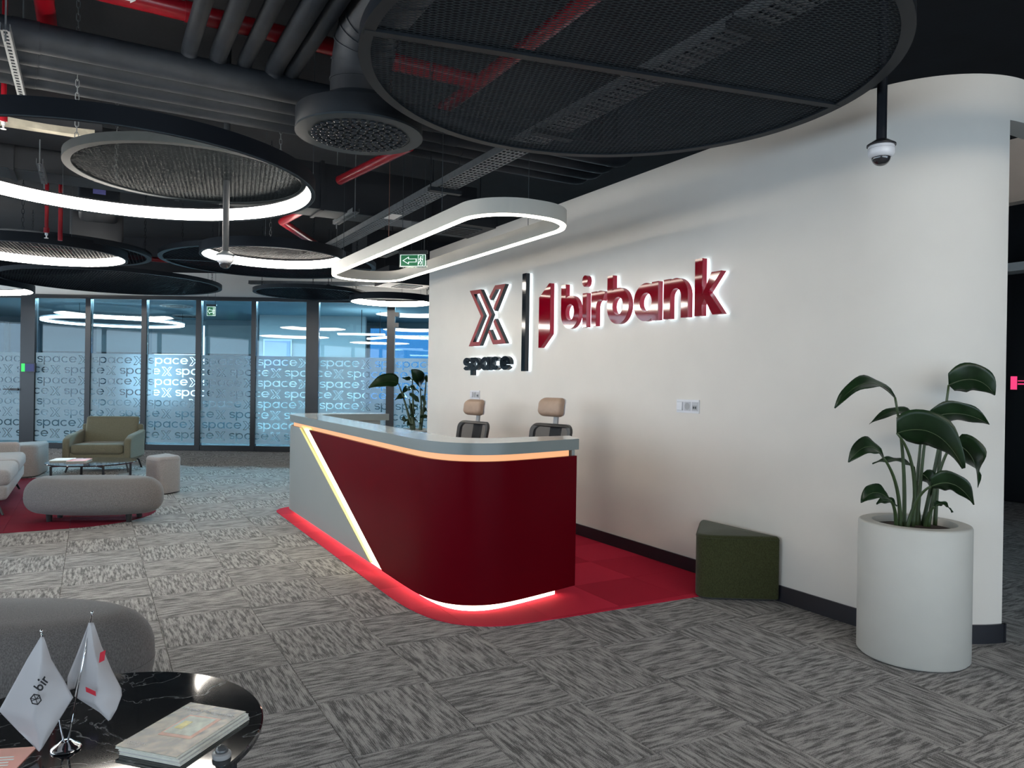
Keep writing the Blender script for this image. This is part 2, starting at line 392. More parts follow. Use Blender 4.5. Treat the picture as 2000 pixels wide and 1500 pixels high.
def glyph(ch, w, asc=1.42, n=22):
    R = 0.5
    if ch in 'bp':
        th = math.acos((w-R)/R)
        o = [(0, asc), (w, asc)] + arc(R, R, R, th, -PI, n*2)
        c = [o, circle(R, R, R-w)]
        if ch == 'p':
            o = [(0, asc), (w, asc)] + arc(R, R, R, th, -PI+(PI-th), n*2) + [(w, 0), (0, 0)]
            c = [[(x, 1-y) for x, y in q] for q in (o, circle(R, R, R-w))]
        return c, 1.0
    if ch == 'a':
        ph = math.acos(1-2*w)
        return [[(1,0),(1,1),(1-w,1)] + arc(R, R, R, ph, 2*PI-ph, n*2) + [(1-w,0)], circle(R, R, R-w)], 1.0
    if ch == 'c':
        t = 0.72
        return [arc(R, R, R, t, 2*PI-t, n*2) + arc(R, R, R-w, 2*PI-t, t, n*2)], 0.93
    if ch == 'e':
        h = w*0.42; r = R-w; a0 = -math.asin(h/R); t = 0.62
        o = arc(R, R, R, a0, 2*PI-t, n*2) + arc(R, R, r, 2*PI-t, PI+math.asin(h/r), n)
        k = math.asin(h/r)
        return [o, arc(R, R, r, k, PI-k, n)], 1.0
    if ch == 's':
        rc = (1-w)/4; sx = 1.45
        pa = arc(0, 1-w/2-rc, rc, 0.35, 1.5*PI, n) + arc(0, w/2+rc, rc, PI/2, -PI+0.35, n)[1:]
        pa = [(x*sx, y) for x, y in pa]
        c = stroke(pa, w); m = min(p[0] for p in c[0]); M_ = max(p[0] for p in c[0])
        return [[(x-m, y) for x, y in q] for q in c], M_-m
    if ch == 'n' or ch == 'r':
        W = 0.92; h = W/2; th = math.acos((w-h)/h)
        if ch == 'n':
            o = [(0,0),(0,1),(w,1)] + arc(h, 1-h, h, th, 0, n) + [(W,0),(W-w,0)] + arc(h, 1-h, h-w, 0, PI, n) + [(w,0)]
            return [o], W
        e = 0.98
        o = [(0,0),(0,1),(w,1)] + arc(h, 1-h, h, th, e, n) + arc(h, 1-h, h-w, e, PI, n) + [(w,0)]
        return [o], h+h*math.cos(e)
    if ch == 'i':
        return [[(0,0),(0,1),(w,1),(w,0)], circle(w/2, 1+0.36, w*0.66)], w
    if ch == 'k':
        return [[(0,0),(0,asc),(w,asc),(w,0.47),(0.58,1),(0.58+1.32*w,1),(0.475,0.545),(0.96,0),(0.96-1.3*w,0),(0.34,0.40),(w,0.26),(w,0)]], 0.96
def xmark(w):
    """outlined X: a closed chevron on the left, two open arms on the right (unit box)"""
    ch = stroke([(0.03,0.965),(0.30,0.965),(0.64,0.5),(0.30,0.035),(0.03,0.035),(0.35,0.5)], w, True)
    up = stroke([(0.53,0.66),(0.735,0.965),(0.97,0.965),(0.665,0.545)], w)
    dn = stroke([(0.665,0.455),(0.97,0.035),(0.735,0.035),(0.53,0.34)], w)
    return [ch, up, dn]

# ------------------------------------------------------------------ floor and carpet tiles
mb = MB().box((-8.2, -5.2, -0.06), (13.0, 28.0, -0.004))
floor = struct('floor', mb, M['carpet'], 'grey carpet tile floor laid in a quarter-turned chequer')
def clip_poly(poly, conv):
    out = poly
    for i in range(len(conv)):
        a = conv[i]; b = conv[(i+1) % len(conv)]; inp = out; out = []
        if not inp: return []
        side = lambda p: (b[0]-a[0])*(p[1]-a[1])-(b[1]-a[1])*(p[0]-a[0])
        for k in range(len(inp)):
            p, q = inp[k-1], inp[k]; sp, sq = side(p), side(q)
            if (sp >= 0) != (sq >= 0):
                t = sp/(sp-sq); out.append((p[0]+(q[0]-p[0])*t, p[1]+(q[1]-p[1])*t))
            if sq >= 0: out.append(q)
    return out
def chaikin2(P):
    out = []
    for k in range(len(P)):
        a, b = P[k], P[(k+1) % len(P)]
        out += [(a[0]*0.75+b[0]*0.25, a[1]*0.75+b[1]*0.25), (a[0]*0.25+b[0]*0.75, a[1]*0.25+b[1]*0.75)]
    return out
RUG = ([(1.675, 7.75)] + [(1.66, 4.6), (1.665, 4.25), (1.70, 3.99), (1.765, 3.81), (1.87, 3.69), (2.0, 3.615), (2.15, 3.585), (2.42, 3.575), (3.838, 3.49), (3.838, 3.50), (3.838, 8.05)] + arc(1.975, 7.75, 0.30, PI/2, PI, 8)[:-1])
RUG = chaikin2(RUG)
RUG2 = (arc(-0.15, 8.45, 0.75, -PI/2, 0.0, 10) + arc(-0.15, 10.9, 0.75, 0, PI/2, 10) + [(-4.0, 11.65), (-4.0, 7.70)])
tile_me = None; cand = []
for i in range(-14, 22):
    for j in range(-6, 30):
        x0 = GX+i*TS; y0 = GY+j*TS; c = Vector((x0+TS/2, y0+TS/2))
        D = c.dot(F2); l = c.dot(R2)
        if D < 1.5 or D > 11.5 or abs(l) > 0.74*D+0.5: continue
        if x0 > 3.86 and y0 > 2.0: continue
        q = [(x0,y0),(x0+TS,y0),(x0+TS,y0+TS),(x0,y0+TS)]
        skip = False
        for rg in (RUG, RUG2):
            cl = clip_poly(q, rg)
            if cl and abs(area2(cl))/2 > 0.999*TS*TS: skip = True
        if not skip: cand.append((D, c))
cand.sort(key=lambda t: t[0])
g = 0.0012
mbt = MB().add([(-TS/2+g,-TS/2+g,-0.004),(TS/2-g,-TS/2+g,-0.004),(TS/2-g,TS/2-g,-0.004),(-TS/2+g,TS/2-g,-0.004),
                (-TS/2+g*2,-TS/2+g*2,0),(TS/2-g*2,-TS/2+g*2,0),(TS/2-g*2,TS/2-g*2,0),(-TS/2+g*2,TS/2-g*2,0)],
               [(3,2,1,0),(4,5,6,7),(0,1,5,4),(1,2,6,5),(2,3,7,6),(3,0,4,7)])
t0 = obj('carpet_tile', mbt, M['carpet'], floor, local=True); t0.location = (cand[0][1].x, cand[0][1].y, 0)
for D, c in cand[1:300]:
    t = t0.copy(); COL.objects.link(t); t.parent = floor; t.location = (c.x, c.y, 0)
def red_carpet(name, rg, label, xr, yr, cm='red_carpet'):
    root = thing(name, (sum(p[0] for p in rg)/len(rg), sum(p[1] for p in rg)/len(rg), 0), label, 'carpet')
    for i in range(*xr):
        for j in range(*yr):
            x0 = GX+i*TS; y0 = GY+j*TS; e = 0.001
            cl = clip_poly([(x0+e,y0+e),(x0+TS-e,y0+e),(x0+TS-e,y0+TS-e),(x0+e,y0+TS-e)], rg)
            if len(cl) < 3 or abs(area2(cl))/2 < 0.002: continue
            n = len(cl)
            b = MB().add([(p[0],p[1],0.0005) for p in cl]+[(p[0],p[1],0.005) for p in cl],
                         [tuple(range(n))[::-1], tuple(range(n,2*n))]+[(k,(k+1)%n,(k+1)%n+n,k+n) for k in range(n)])
            obj('carpet_tile', b, M[cm], root)
    return root
red_carpet('red_carpet_inlay', RUG, 'bright red carpet inlay under and behind the reception desk', (2, 8), (6, 17))
red_carpet('red_carpet_inlay', RUG2, 'red carpet inlay under the lounge seating, darkened for shade', (-9, 3), (14, 24), 'shaded_red_carpet')

# ------------------------------------------------------------------ sign wall with rounded end and opening
WX, WT = 3.852, 3.083
cc = (4.455, 2.735); RW = 0.605
path = [(WX, 8.97)] + arc(cc[0], cc[1], RW, PI, 1.5*PI, 20)
end = (4.32, None)
face = [(WX, 8.97)]
for a in range(0, 25):
    t = PI + (PI/2)*a/24
    face.append((cc[0]+RW*math.cos(t), cc[1]+RW*math.sin(t)))
cut = [p for p in face if p[0] <= 4.325]
ang = math.acos((4.325-cc[0])/RW)
cut.append((4.325, cc[1]-RW*math.sin(ang)))
def offs(poly, d):
    o = []
    for i, p in enumerate(poly):
        a = Vector(poly[max(i-1,0)]); b = Vector(poly[min(i+1,len(poly)-1)]); t = (b-a).normalized()
        o.append((p[0]-t.y*d, p[1]+t.x*d))
    return o
def wall_strip(mb, line, d, z0, z1):
    back = offs(line, d)
    rings = [[(p[0],p[1],z0),(p[0],p[1],z1),(q[0],q[1],z1),(q[0],q[1],z0)] for p, q in zip(line, back)]
    mb.loft(rings, True, True)
mb = MB(); wall_strip(mb, cut, 0.14, -0.004, 2.845)
full = face + [(6.6, cc[1]-RW)]
wall_strip(mb, full, 0.14, 2.845, WT)
wall_right = struct('wall_right', mb, M['wall'], 'warm white reception wall with a rounded end', smooth=True, auto=30)
mb = MB(); cutb = [p for p in cut]; cutb.append((4.345, cut[-1][1]-0.003))
wall_strip(mb, offs(cutb, -0.012), 0.012, 0.0, 0.102)
mb.box((4.325, cut[-1][1]-0.015, 0.0), (4.34, cut[-1][1]+0.13, 0.102))
struct('baseboard_right', mb, M['baseboard'], 'black skirting along the reception wall', smooth=True, auto=30)

# ------------------------------------------------------------------ shell around the lounge
mb = MB().box((-8.2, -5.2, 4.0), (13.0, 17.5, 4.15))
struct('ceiling', mb, M['slab'], 'black painted concrete slab above the open services')
# facade beside the viewer (left) and behind: piers, spandrels, glazing bars
mb = MB(); mb.box((-8.2,-5.2,0),(-7.5,-3.2,4.0)); mb.box((-8.2,16.8,0),(-7.5,17.5,4.0)); mb.box((-8.2,-3.2,0),(-7.5,16.8,0.22)); mb.box((-8.2,-3.2,2.78),(-7.5,16.8,4.0))
struct('wall_left', mb, M['white_wall'], 'facade wall with tall windows')
mb = MB()
for k in range(12): y = -3.2+k*1.8; mb.box((-7.62,y-0.04,0.22),(-7.5,y+0.04,2.78))
o = struct('window_1', mb, M['frame'])
mb = MB(); mb.box((-8.2,-5.2,0),(-4.0,-5.0,4.0)); mb.box((7.0,-5.2,0),(13.0,-5.0,4.0)); mb.box((-4.0,-5.2,0),(7.0,-5.0,0.22)); mb.box((-4.0,-5.2,2.78),(7.0,-5.0,4.0))
struct('wall_back', mb, M['white_wall'], 'facade wall behind the viewer')
mb = MB()
for k in range(8): x = -4.0+k*11/7; mb.box((x-0.04,-5.12,0.22),(x+0.04,-5.0,2.78))
struct('window_2', mb, M['frame'])
# far right side: corridor end with a black glazed door and a lit panel
mb = MB().box((9.95, -5.0, 0), (10.1, 12.0, 4.0))
struct('wall_corridor', mb, M['duct'], 'dark corridor wall')
mb = MB().box((9.55, 3.2, 2.80), (9.9, 6.5, 2.90))
struct('trim_1', mb, M['white_wall'])
mb = MB().box((8.3, 2.9, 3.33), (8.45, 4.9, 3.99))
struct('wall_bulkhead', mb, M['peach_wall'])
d = thing('corridor_door', (9.9, 4.7, 0), 'black framed corridor door seen past the rounded wall end', 'door')
obj('door_leaf', MB().box((9.80, 3.6, 0.02), (9.93, 5.9, 2.79)), M['frame'], d)
obj('door_post', MB().box((9.74, 5.0, 0.0), (9.94, 5.12, 2.79)), M['black'], d)
d['kind'] = 'thing'
pp = px(1990, 748, 8.9)
d = thing('door_panel_screen', pp, 'small pink lit room panel beside the corridor door', 'screen')
obj('screen_case', MB().box((pp.x, pp.y-0.10, pp.z-0.09), (pp.x+0.04, pp.y+0.10, pp.z+0.09)), M['plastic_black'], d)
obj('screen_status', MB().box((pp.x-0.006, pp.y+0.02, pp.z-0.08), (pp.x, pp.y+0.09, pp.z+0.08)), M['screen_pink'], d)
obj('screen_text', MB().box((pp.x-0.006, pp.y-0.09, pp.z-0.02), (pp.x, pp.y+0.01, pp.z-0.005)).box((pp.x-0.006, pp.y-0.09, pp.z+0.02), (pp.x, pp.y+0.01, pp.z+0.03)), M['screen_pink'], d)

# ------------------------------------------------------------------ glass partition (square to depth 13.9)
PD = 13.9
ex, ey = Vector((R2.x, R2.y, 0)), Vector((F2.x, F2.y, 0)); ez = Vector((0,0,1))
def pbox(mb, l0, l1, d0, d1, z0, z1, mi=0):
    c = ld((l0+l1)/2, (d0+d1)/2, (z0+z1)/2)
    return mb.obox(c, ex*((l1-l0)/2), ey*((d1-d0)/2), ez*((z1-z0)/2), mi)
def lx(x): return (x-1000)/FPX*PD
GB, GT = 0.10, 2.83
part_root = thing('glass_partition', ld(lx(400), PD, 0), 'black framed glass partition with frosted lettered film across the back', 'partition')
def pp_(name, mb, mat_, par=None): return obj(name, mb, mat_, par or part_root)
pp_('bottom_rail', pbox(MB(), lx(68), lx(598), PD-0.04, PD+0.04, 0.0, GB), M['frame'])
pp_('top_rail', pbox(MB(), lx(-260), lx(1010), PD-0.05, PD+0.05, GT, GT+0.07), M['frame'])
for a, b in ((42,70),(168,178),(277,287),(383,393),(491,500),(598,622),(755,770)):
    pp_('mullion', pbox(MB(), lx(a), lx(b), PD-0.05, PD+0.05, 0.0, GT), M['frame'])
panes = [(-130,42,True),(70,168,False),(178,277,False),(287,383,False),(393,491,False),(500,598,False),(622,755,True),(770,1000,False)]
def scan_film(l0, l1, z0, z1, contours, d, band=0.008):
    """frosted sheet with the letter outlines cut out, as exact trapezoid strips"""
    mb = MB(); edges = []
    for c in contours:
        for k in range(len(c)):
            p, q = c[k-1], c[k]
            if abs(p[1]-q[1]) > 1e-9: edges.append((p, q) if p[1] < q[1] else (q, p))
    nb = int((z1-z0)/band); h = (z1-z0)/nb
    V_ = []
    for i in range(nb):
        ya = z0+i*h; yb = ya+h; ym = (ya+yb)/2; xs = []
        for p, q in edges:
            if p[1] <= ym < q[1]:
                s = (q[0]-p[0])/(q[1]-p[1]); xm = p[0]+s*(ym-p[1])
                xa = min(max(p[0]+s*(ya-p[1]), xm-0.02), xm+0.02); xb = min(max(p[0]+s*(yb-p[1]), xm-0.02), xm+0.02)
                xs.append((xm, xa, xb))
        xs.sort(); row = [(l0, l0, l0)] + xs + [(l1, l1, l1)]
        if len(xs) % 2: row = [(l0,)*3, (l1,)*3]
        for k in range(0, len(row)-1, 2):
            A, B = row[k], row[k+1]
            a = [min(max(t, l0), l1) for t in A]; b = [min(max(t, l0), l1) for t in B]
            if b[0]-a[0] < 1e-4: continue
            mb.add([ld(a[1], d, ya), ld(b[1], d, ya), ld(b[2], d, yb), ld(a[2], d, yb)], [(0,1,2,3)])
    return mb
def film_words(l0, l1, zrow, shift, xh, w):
    out = []; start = l0 + shift; pitch = 1.035
    wd = [('s',0.0),('p',0.85),('a',2.0),('c',3.15),('e',4.2)]
    sc_ = xh
    for rep in range(-2, 4):
        o = start + rep*pitch
        if o > l1 or o+pitch < l0: continue
        for ch, u in wd:
            cs, _ = glyph(ch, w, 1.40, 10)
            for c in cs: out.append([(o+(u+x)*sc_*1.21, zrow+y*sc_) for x, y in c])
        for c in sum(xmark(0.055), []):
            out.append([(o+5.42*sc_*1.21+x*1.6*sc_, zrow-0.22*sc_+y*1.45*sc_) for x, y in c])
    return out
FZ0, FZ1 = 0.14, 1.80
for a, b, door in panes:
    l0, l1 = lx(a), lx(b); mg = 0.0
    z0 = 0.10
    pn = pp_('pane', pbox(MB(), l0, l1, PD-0.006, PD+0.006, z0 if not door else 0.03, GT), M['glass'])
    cs = []
    for r_ in range(8):
        zr = 1.62 - r_*0.2
        cs += film_words(l0, l1, zr, 0.03 if r_ % 2 == 0 else -0.49, 0.118, 0.17)
    fm = scan_film(l0, l1, FZ0, FZ1, cs, PD-0.010)
    obj('frosted_film', fm, M['film'], pn, recalc=False)
# door hardware
mb = pbox(MB(), lx(26), lx(41), PD-0.09, PD-0.05, 1.08, 1.12); pbox(mb, lx(12), lx(32), PD-0.09, PD-0.07, 1.09, 1.11); pp_('door_handle', mb, M['plastic_black'])
for zz in (2.62, 2.42): pp_('hinge', pbox(MB(), lx(768), lx(778), PD-0.07, PD-0.05, zz-0.04, zz+0.04), M['frame'])
# white bulkhead above the partition
mb = pbox(MB(), -13.0, 5.0, PD+0.0, PD+0.15, GT+0.07, 3.35); struct('wall_front', mb, M['white_wall'], 'white bulkhead above the glass partition')
mb = pbox(MB(), -13.0, 5.0, PD+0.0, PD+0.15, 3.35, 4.0); struct('wall_front_upper', mb, M['slab'])
# lit room panel on the door post
c = px(56, 718, PD-0.12)
d = thing('door_panel_screen', c, 'small blue and green lit room panel on the left glass door post', 'screen')
obj('screen_case', MB().obox(c, ex*0.13, ey*0.02, ez*0.085), M['plastic_black'], d)
obj('screen_face', MB().obox(c-ey*0.022-ex*-0.03, ex*0.085, ey*0.003, ez*0.07), M['screen_blue'], d)
obj('screen_status', MB().obox(c-ey*0.022-ex*0.09, ex*0.033, ey*0.003, ez*0.075), M['screen_green'], d)

# ------------------------------------------------------------------ office beyond the glass
OD = 20.0
mb = pbox(MB(), -18.0, 6.0, PD+0.15, OD+0.3, 2.95, 3.05); struct('ceiling_office', mb, M['office_ceiling'], 'white ceiling of the office beyond the glass')
mb = pbox(MB(), -14.6, -14.4, PD+0.1, OD, 0, 2.95); struct('wall_office_left', mb, M['cabinet'], 'teal grey panelled wall of the office')
mb = pbox(MB(), 4.4, 4.6, 9.0, OD, 0, 4.0); struct('wall_office_right', mb, M['white_wall'])
mb = pbox(MB(), -18.0, 6.0, OD, OD+0.25, 0, 0.75); pbox(mb, -18.0, 6.0, OD, OD+0.25, 2.80, 2.95)
lo = lambda x: (x-1000)/FPX*OD
xs_ = [-200, -95, 10, 78, 185, 293, 402, 505, 610, 717, 840, 960]
for x in xs_: pbox(mb, lo(x)-0.05, lo(x)+0.05, OD, OD+0.12, 0.75, 2.80)
struct('wall_far', mb, M['cabinet'], 'window wall of the far office')
for k in range(len(xs_)-1):
    pn = pbox(MB(), lo(xs_[k])+0.05, lo(xs_[k+1])-0.05, OD+0.05, OD+0.06, 0.75, 2.80)
    struct('window_%d' % (k+3), pn, M['glass'] if xs_[k] == 293 else M['pale_glass'] if xs_[k] >= 717 else M['solar_glass'])
lab = ['leftmost grey roller blind in the office window row, beside the panelled wall', 'grey roller blind in the second blinded office window from the left', 'grey roller blind in the third blinded office window from the left', 'grey roller blind in the fourth blinded office window, next to the white office wall']
for k, (a, b) in enumerate(((78,185),(185,293),(293,402),(402,505))):
    d = thing('roller_blind', ld(lo((a+b)/2), OD-0.06, 2.0), lab[k], 'blind', 'roller blinds in the far office')
    obj('blind_sheet', pbox(MB(), lo(a)+0.07, lo(b)-0.07, OD-0.06, OD-0.05, 2.03, 2.80), M['blind'], d)
    obj('blind_bar', pbox(MB(), lo(a)+0.07, lo(b)-0.07, OD-0.07, OD-0.045, 2.0, 2.03), M['plastic_black'], d)
# partition wall between office bays with a framed picture, cupboards
mb = pbox(MB(), (505-1000)/FPX*18.2, (712-1000)/FPX*18.2, 18.2, 18.35, 0, 2.95); struct('wall_office_middle', mb, mat('grey_white_office_paint', (0.34, 0.37, 0.38), 0.7, var=0.03, vs=2), 'white wall inside the office')
q = lambda x: (x-1000)/FPX*18.1
d = thing('wall_board', ld(q(550), 18.1, 1.95), 'pale lilac board hanging on the white office wall', 'board')
obj('board_frame', pbox(MB(), q(512), q(568), 18.14, 18.19, 1.55, 2.35), M['plastic_white'], d)
obj('board_sheet', pbox(MB(), q(515), q(565), 18.12, 18.145, 1.59, 2.31), mat('lilac_board', (0.36,0.40,0.62), 0.5, var=0.05, vs=3), d)
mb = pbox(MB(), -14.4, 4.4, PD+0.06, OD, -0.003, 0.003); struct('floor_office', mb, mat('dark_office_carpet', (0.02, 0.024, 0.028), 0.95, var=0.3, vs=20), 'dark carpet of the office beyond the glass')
# office pendants, ceiling fittings and an added fill strip
d = thing('film_fill_light', ld(-5.4, 14.6, 2.93), 'long added fill light strip behind the glass that brightens the frosted film', 'lamp')  # strip added out of sight to brighten the frosted film from behind
obj('diffuser', pbox(MB(), -10.2, 0.5, 14.47, 14.73, 2.932, 2.938), M['film_fill_led'], d)
obj('housing', pbox(MB(), -10.25, 0.55, 14.43, 14.77, 2.938, 2.9495), M['plastic_white'], d)
c = ld((205-1000)/FPX*17.0, 17.4, 2.72)
d = thing('ring_pendant', c, 'large thin ring light glowing inside the office behind the left panes', 'lamp')
obj('diffuser', MB().ring((c.x,c.y), 1.46, 1.5, 2.62, 2.67, 64), M['office_led'], d, smooth=True, auto=40)
obj('housing', MB().ring((c.x,c.y), 1.41, 1.51, 2.67, 2.70, 64), M['plastic_white'], d, smooth=True, auto=40)
for k in range(3): obj('wire', MB().tube([(c.x+1.46*math.cos(k*2.1),c.y+1.46*math.sin(k*2.1),2.7),(c.x+1.46*math.cos(k*2.1),c.y+1.46*math.sin(k*2.1),2.95)], 0.004, 6), M['black'], d)
for (x, y, D, tilt, lb) in ((706, 653, 16.5, 0.05, 'flat white blade pendant inside the office, upper one'), (742, 660, 16.9, -0.9, 'flat white blade pendant inside the office, slanting lower one')):
    c = px(x, y, D); ax = (ex*math.cos(tilt)+ey*math.sin(tilt))
    d = thing('blade_pendant', c, lb, 'lamp', 'blade pendants in the office')
    obj('blade', MB().obox(c, ax*0.52, ax.cross(ez)*0.06, ez*0.018), M['office_led'], d)
    obj('cord', MB().tube([c+ez*0.01, Vector((c.x,c.y,2.95))], 0.008, 6), M['black'], d)
for (x, y, lb) in ((345, 597, 'round perforated air outlet in the office ceiling, larger and nearer'), (365, 617, 'round perforated air outlet in the office ceiling, smaller and farther')):
    c = pz(x, y, 2.945)
    if c.to_2d().dot(F2) > OD: c = ld((x-1000)/FPX*19, 19.0, 2.94)
    d = thing('air_outlet', (c.x,c.y,2.94), lb, 'vent', 'air outlets in the office ceiling')
    obj('face', MB().ring((c.x,c.y), 0.02, 0.34, 2.925, 2.95, 40), M['plastic_grey'], d)
    for r_ in (0.10, 0.18, 0.26):
        obj('slot_ring', MB().ring((c.x,c.y), r_, r_+0.03, 2.918, 2.926, 32), M['plastic_black'], d)
# ------------------------------------------------------------------ reception desk
OUT = ([(2.745, 3.935), (2.45, 3.862), (2.22, 3.815)] + [(2.12,3.806),(2.03,3.815),(1.945,3.848),(1.872,3.905),(1.818,3.985),(1.782,4.09),(1.764,4.21)] +
       [(1.757, 4.36), (1.755, 4.8), (1.755, 5.4), (1.755, 6.2), (1.755, 7.0), (1.755, 7.45)] + arc(2.055, 7.55, 0.30, PI, PI/2, 8) + [(2.4, 7.85), (2.76, 7.85)])
def chaikin(P, k=2):
    P = [Vector(p) for p in P]
    for _ in range(k):
        Q = [P[0]]
        for a, b in zip(P[:-1], P[1:]): Q += [a.lerp(b, 0.25), a.lerp(b, 0.75)]
        P = Q+[P[-1]]
    return P
class Path2:
    def __init__(s, P):
        s.P = [Vector(p) for p in P]; s.S = [0.0]
        for i in range(1, len(P)): s.S.append(s.S[-1]+(s.P[i]-s.P[i-1]).length)
        n = len(P); s.N = []
        for i in range(n):
            t = (s.P[min(i+1,n-1)]-s.P[max(i-1,0)]).normalized(); s.N.append(Vector((t.y, -t.x)))   # points to the inside
    def at(s, q, d=0.0):
        q = min(max(q, 0), s.S[-1]); i = 0
        while i < len(s.S)-2 and s.S[i+1] < q: i += 1
        t = (q-s.S[i])/(s.S[i+1]-s.S[i])
        return s.P[i].lerp(s.P[i+1], t) + s.N[i].lerp(s.N[i+1], t).normalized()*d
    def inset(s, d): return [s.P[i]+s.N[i]*d for i in range(len(s.P))]
dk = Path2(chaikin(OUT))
def s_at_y(y):
    for i in range(len(dk.P)-1):
        if abs(dk.P[i].x-1.757) < 0.02 and dk.P[i].y <= y <= dk.P[i+1].y:
            return dk.S[i]+(y-dk.P[i].y)
    return 0
desk = thing('reception_desk', (2.2, 5.9, 0.0), 'curved dark red and pale grey reception desk with a white top and glowing edges', 'desk')
ZT0, ZT1, ZB0, ZB1 = 0.945, 1.015, 0.062, 0.905
def wall_panel(sa0, sa1, sb0, sb1, z0, z1, d0, d1, nu=60, nz=1):
    """vertical panel along the desk outline; its ends may slope (start/end at z0 and z1)"""
    mb = MB(); G = []
    for j in range(nz+1):
        t = j/nz; z = z0+(z1-z0)*t; a = sa0+(sa1-sa0)*t; b = sb0+(sb1-sb0)*t
        rf = []; rb = []
        for i in range(nu+1):
            q = a+(b-a)*i/nu; p = dk.at(q, d0); r = dk.at(q, d1)
            rf.append((p.x,p.y,z)); rb.append((r.x,r.y,z))
        G.append(rf + rb[::-1])
    mb.loft(G, True, False)
    n = nu+1
    o = 0
    for j in (0, nz):
        for i in range(nu):
            mb.f.append((j*2*n+i, j*2*n+i+1, j*2*n+2*n-2-i, j*2*n+2*n-1-i)); mb.m.append(0)
    return mb
L_ = dk.S[-1]
sR0, sR1 = s_at_y(4.83), s_at_y(6.84)       # red panel end at bottom / top
sW0, sW1 = s_at_y(5.09), s_at_y(7.20)       # white panel start at bottom / top
obj('red_panel', wall_panel(0, 0, sR0, sR1, ZB0, ZB1, 0.0, 0.025, 90, 24), M['lacquer_red'], desk, smooth=True, auto=40, label='dark red lacquered front panel')
obj('white_panel', wall_panel(sW0, sW1, L_, L_, ZB0, ZB1, 0.0, 0.025, 50, 24), M['lacquer_white'], desk, smooth=True, auto=40, label='pale grey lacquered front panel')
obj('carcass', wall_panel(0.03, 0.03, L_-0.02, L_-0.02, ZB0+0.01, ZB1-0.005, 0.06, 0.085, 90), M['lacquer_white'], desk, smooth=True, auto=40)
obj('inner_panel', wall_panel(0.05, 0.05, L_-0.05, L_-0.05, 0.0, ZT0-0.003, 0.24, 0.265, 90), M['lacquer_white'], desk, smooth=True, auto=40)
# slanted light channel
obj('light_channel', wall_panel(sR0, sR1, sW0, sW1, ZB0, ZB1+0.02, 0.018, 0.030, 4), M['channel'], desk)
def slant(sa0, sa1, sb0, sb1, d0, d1): return wall_panel(sa0, sa1, sb0, sb1, ZB0+0.01, ZB1+0.0, d0, d1, 2)
wd = (sW0-sR0)
obj('light_tube', slant(sR0+wd*0.30, sR1+wd*0.30, sR0+wd*0.74, sR1+wd*0.74, 0.005, 0.0178), M['led_diag'], desk, label='slanted pale yellow light tube')
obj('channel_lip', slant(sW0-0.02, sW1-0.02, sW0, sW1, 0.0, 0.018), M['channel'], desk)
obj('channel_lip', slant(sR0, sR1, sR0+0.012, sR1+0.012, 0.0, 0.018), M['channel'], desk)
# glowing gap under the top, glowing plinth
obj('top_light_strip', wall_panel(0.04, 0.04, L_-0.04, L_-0.04, ZB1-0.004, ZT0, 0.035, 0.05, 90), M['led_warm'], desk, smooth=True, auto=40, label='glowing peach strip under the white top')
obj('plinth_light', wall_panel(0.10, 0.10, L_-0.10, L_-0.10, 0.0055, ZB0, 0.085, 0.10, 90), M['led_floor'], desk, smooth=True, auto=40, label='glowing warm white plinth strip')
obj('end_panel', MB().obox((2.76, 4.06, 0.50), Vector((0.012,0,0)), Vector((0.03,0.105,0)), Vector((0,0,0.44))), M['lacquer_white'], desk)
# white top, one slab shaped as a bracket
inn = [(2.86, 4.19), (2.30, 4.17), (2.17, 4.185), (2.09, 4.24), (2.045, 4.33), (2.035, 4.45), (2.035, 7.40), (2.06, 7.50), (2.15, 7.56), (2.80, 7.56)]
top = [(p.x, p.y) for p in dk.inset(-0.004)]
top[0] = (2.76, 3.935); top[-1] = (2.80, 7.854)
poly = top + inn[::-1]
tp = MB().prism([poly], ZT0, ZT1, lambda u, v, w: (u, v, w)); nt_ = len(poly)
tp.m = [1 if len(f_) == 4 else 0 for f_ in tp.f]
obj('desk_top', tp, [M['counter'], M['shaded_edge']], desk, smooth=True, auto=30, label='white top, edge shade painted grey green')
# lower worktop behind
poly = [(p[0]-0.0, p[1]) for p in inn]
wt = [(2.05,4.30),(2.85,4.20),(2.85,4.62),(2.62,4.75),(2.62,7.05),(2.8,7.2),(2.8,7.55),(2.05,7.55)]
obj('worktop', MB().prism([wt], 0.70, 0.735, lambda u, v, w: (u, v, w)), M['counter'], desk)

# ------------------------------------------------------------------ wall sign
FX0, FX1, HX0, HX1 = 3.775, 3.822, 3.824, 3.846      # letter face .. back, halo core
def wall_uv(y_left, z_base, sy, sz): return lambda u, v, w: (w, y_left-u*sy, z_base+v*sz)
def shrink(c, d):
    n = len(c); sgn = 1 if area2(c) > 0 else -1; o = []
    for i in range(n):
        a = Vector(c[i-1]); b = Vector(c[(i+1) % n]); t = (b-a)
        if t.length < 1e-9: o.append(c[i]); continue
        t.normalize(); o.append((c[i][0]-t.y*d*sgn, c[i][1]+t.x*d*sgn))
    return o
def letter(name, parent, contours, y_left, z_base, sy, sz, face, side, parts_of=True):
    f = wall_uv(y_left, z_base, sy, sz)
    mb = MB()
    for grp in contours:
        mb.prism(grp, FX0, FX0+0.004, f, 0); mb.prism(grp, FX0+0.004, FX1, f, 1)
    o = obj(name, mb, [face, side], parent)
    hb = MB()
    for grp in contours:
        hb.prism(grp, HX0, HX1, f)
    obj('halo_light', hb, M['halo'], o)
    return o
kf = 3.775/3.852
sign = thing('wall_sign', (WX, 5.75, 1.45), 'backlit wall sign with an outlined red X, black space, bar and red birbank lettering', 'sign')
